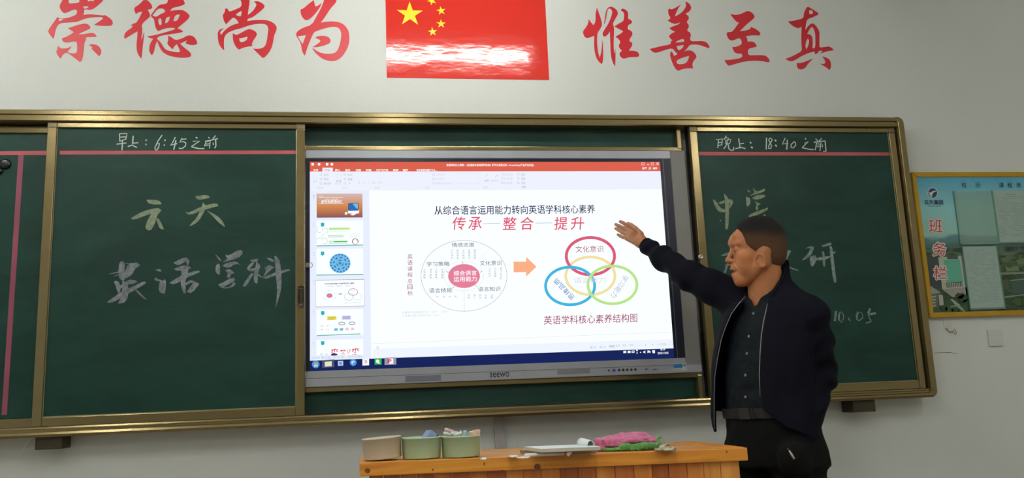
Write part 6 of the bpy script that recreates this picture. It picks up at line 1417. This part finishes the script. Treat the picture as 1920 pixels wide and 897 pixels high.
# ---- trousers, belt, shoes
HIP = Q(1446, 800)
FL_R = A3((HIP[0] - .10, YB + .10, .09)); FL_L = A3((HIP[0] + .07, YB - .10, .09))
KN_R = A3((HIP[0] - .085, YB + .07, .52)); KN_L = A3((HIP[0] + .05, YB - .11, .52))
tz = np.array([.70, zat(893), zat(870), zat(835), zat(800), zat(783), zat(764)]); tx = np.array([Q(u, 800)[0] for u in (1452, 1452, 1452, 1450, 1447, 1441, 1438)]); ta = np.array([.188, .192, .194, .186, .178, .166, .164]); tb = np.array([.135, .142, .144, .142, .136, .124, .122])
def hips(p, g=0.0):
    z = p[..., 2]; cx = np.interp(z, tz, tx); a = np.interp(z, tz, ta) + g; b = np.interp(z, tz, tb) + g
    dx = p[..., 0] - cx; dy = p[..., 1] - YB; s = dx * TL[0] + dy * TL[1]; t = dx * TF[0] + dy * TF[1]
    k0 = np.sqrt((s / a) ** 2 + (t / b) ** 2); k1 = np.sqrt((s / a ** 2) ** 2 + (t / b ** 2) ** 2) + 1e-6
    return k0 * (k0 - 1) / k1, s, t
HR = A3((HIP[0] - .09 * TL[0], YB - .09 * TL[1], .84)); HLg = A3((HIP[0] + .09 * TL[0], YB + .09 * TL[1], .84))
PK = Q(1490, 862, -.80)
def trousers(p):
    d, s, t = hips(p); z = p[..., 2]
    d = np.maximum(d, z - zat(765)); d = np.maximum(d, (.80 - z))
    ws = wrink(p * np.array([1, 1, .7], f4), 30, 1.0)
    lg = np.minimum(s_chain(p, [HR, KN_R, FL_R], [.100, .078, .062], .03), s_chain(p, [HLg, KN_L, FL_L], [.100, .078, .062], .03))
    lg = np.maximum(lg, .035 - z)
    d = smin(d, lg, .03)
    d = smin(d, s_ell(p, PK, (.055, .045, .060)), .03)                      # the hand in his pocket
    d = smin(d, s_ell(p, Q(1524, 872, -.62), (.035, .05, .030)), .02)
    return d + .004 * ws + .002 * wrink(p, 75, 3) * (z > .3)
sdf_obj('trousers', trousers, (HIP[0] - .32, YB - .36, .02), (HIP[0] + .32, YB + .32, zat(755)), .0075, M_trous, man)
def ring_strip(name, z0, z1, g0, g1, m, a0=-180, a1=180):
    V = []; F = []; N = 72; full = (a1 - a0 == 360)
    for k in range(N + (0 if full else 1)):
        an = math.radians(a0 + (a1 - a0) * k / N)
        for (z, g) in ((z0, g0), (z0, g1), (z1, g1), (z1, g0)):
            cx = float(np.interp(z, tz, tx)); a = float(np.interp(z, tz, ta)) + g; b = float(np.interp(z, tz, tb)) + g
            s = a * math.sin(an); t = b * math.cos(an); V.append((cx + s * TL[0] + t * TF[0], YB + s * TL[1] + t * TF[1], z))
    cnt_ = N if full else N + 1
    for k in range(N):
        j = (k + 1) % cnt_
        for i in range(4): F.append((4 * k + i, 4 * k + (i + 1) % 4, 4 * j + (i + 1) % 4, 4 * j + i))
    if not full: F += [(3, 2, 1, 0), tuple(4 * N + i for i in range(4))]
    return mesh(name, V, F, m, man)
zb0_, zb1__ = zat(783.5), zat(764)
bl = ring_strip('belt', zb0_ + .001, zb1__ - .001, .001, .0065, mat('dark_brown_belt', (12, 11, 10), rough=.7))
M_bk = mat('dull_buckle', (52, 52, 50), rough=.45, metal=.4)
bu = ring_strip('belt_buckle', zb0_ - .001, zb1__ + .001, .006, .0095, M_bk, -8, 7); bu.parent = bl
u2 = ring_strip('belt_loop', zb0_ - .001, zb1__ + .001, .006, .0090, mat('belt_keeper', (14, 13, 12), rough=.5), 9, 12); u2.parent = bl
# bright zip pull hanging at the jacket edge beside his pocket
zp = empty('zip_pull', (0, 0, 0), man)
ya = float(PK[1]) - .062
a, b, c = P(1476, 841, ya), P(1480, 846, ya), P(1489, 861, ya)
tube('pull_cord', [a, b], .0012, Mz, zp, 6)
tube('pull_tag', [b, b + (c - b) * .25, b + (c - b) * .35, c], [.0030, .0026, .0040, .0044], mat('bright_pull', (206, 204, 198), rough=.3, metal=.4), zp, 8)
for K_, nm_ in ((FL_R, 'r'), (FL_L, 'l')):
    def shoe(p, K_=K_):
        q = p - A3((K_[0], K_[1], 0)); c = np.stack([q @ TF, q @ TL, q[..., 2]], -1).astype(f4)
        d = smin(s_ell(c, (.055, 0, .038), (.145, .046, .040)), s_ell(c, (-.02, 0, .065), (.065, .042, .060)), .03)
        return smin(np.maximum(d, .012 - c[..., 2]), s_box(c, (.048, 0, .008), (.150, .045, .008), .006), .004)
    sdf_obj('shoe', shoe, (K_[0] - .26, K_[1] - .24, -.005), (K_[0] + .16, K_[1] + .2, .14), .006, M_shoe, man)
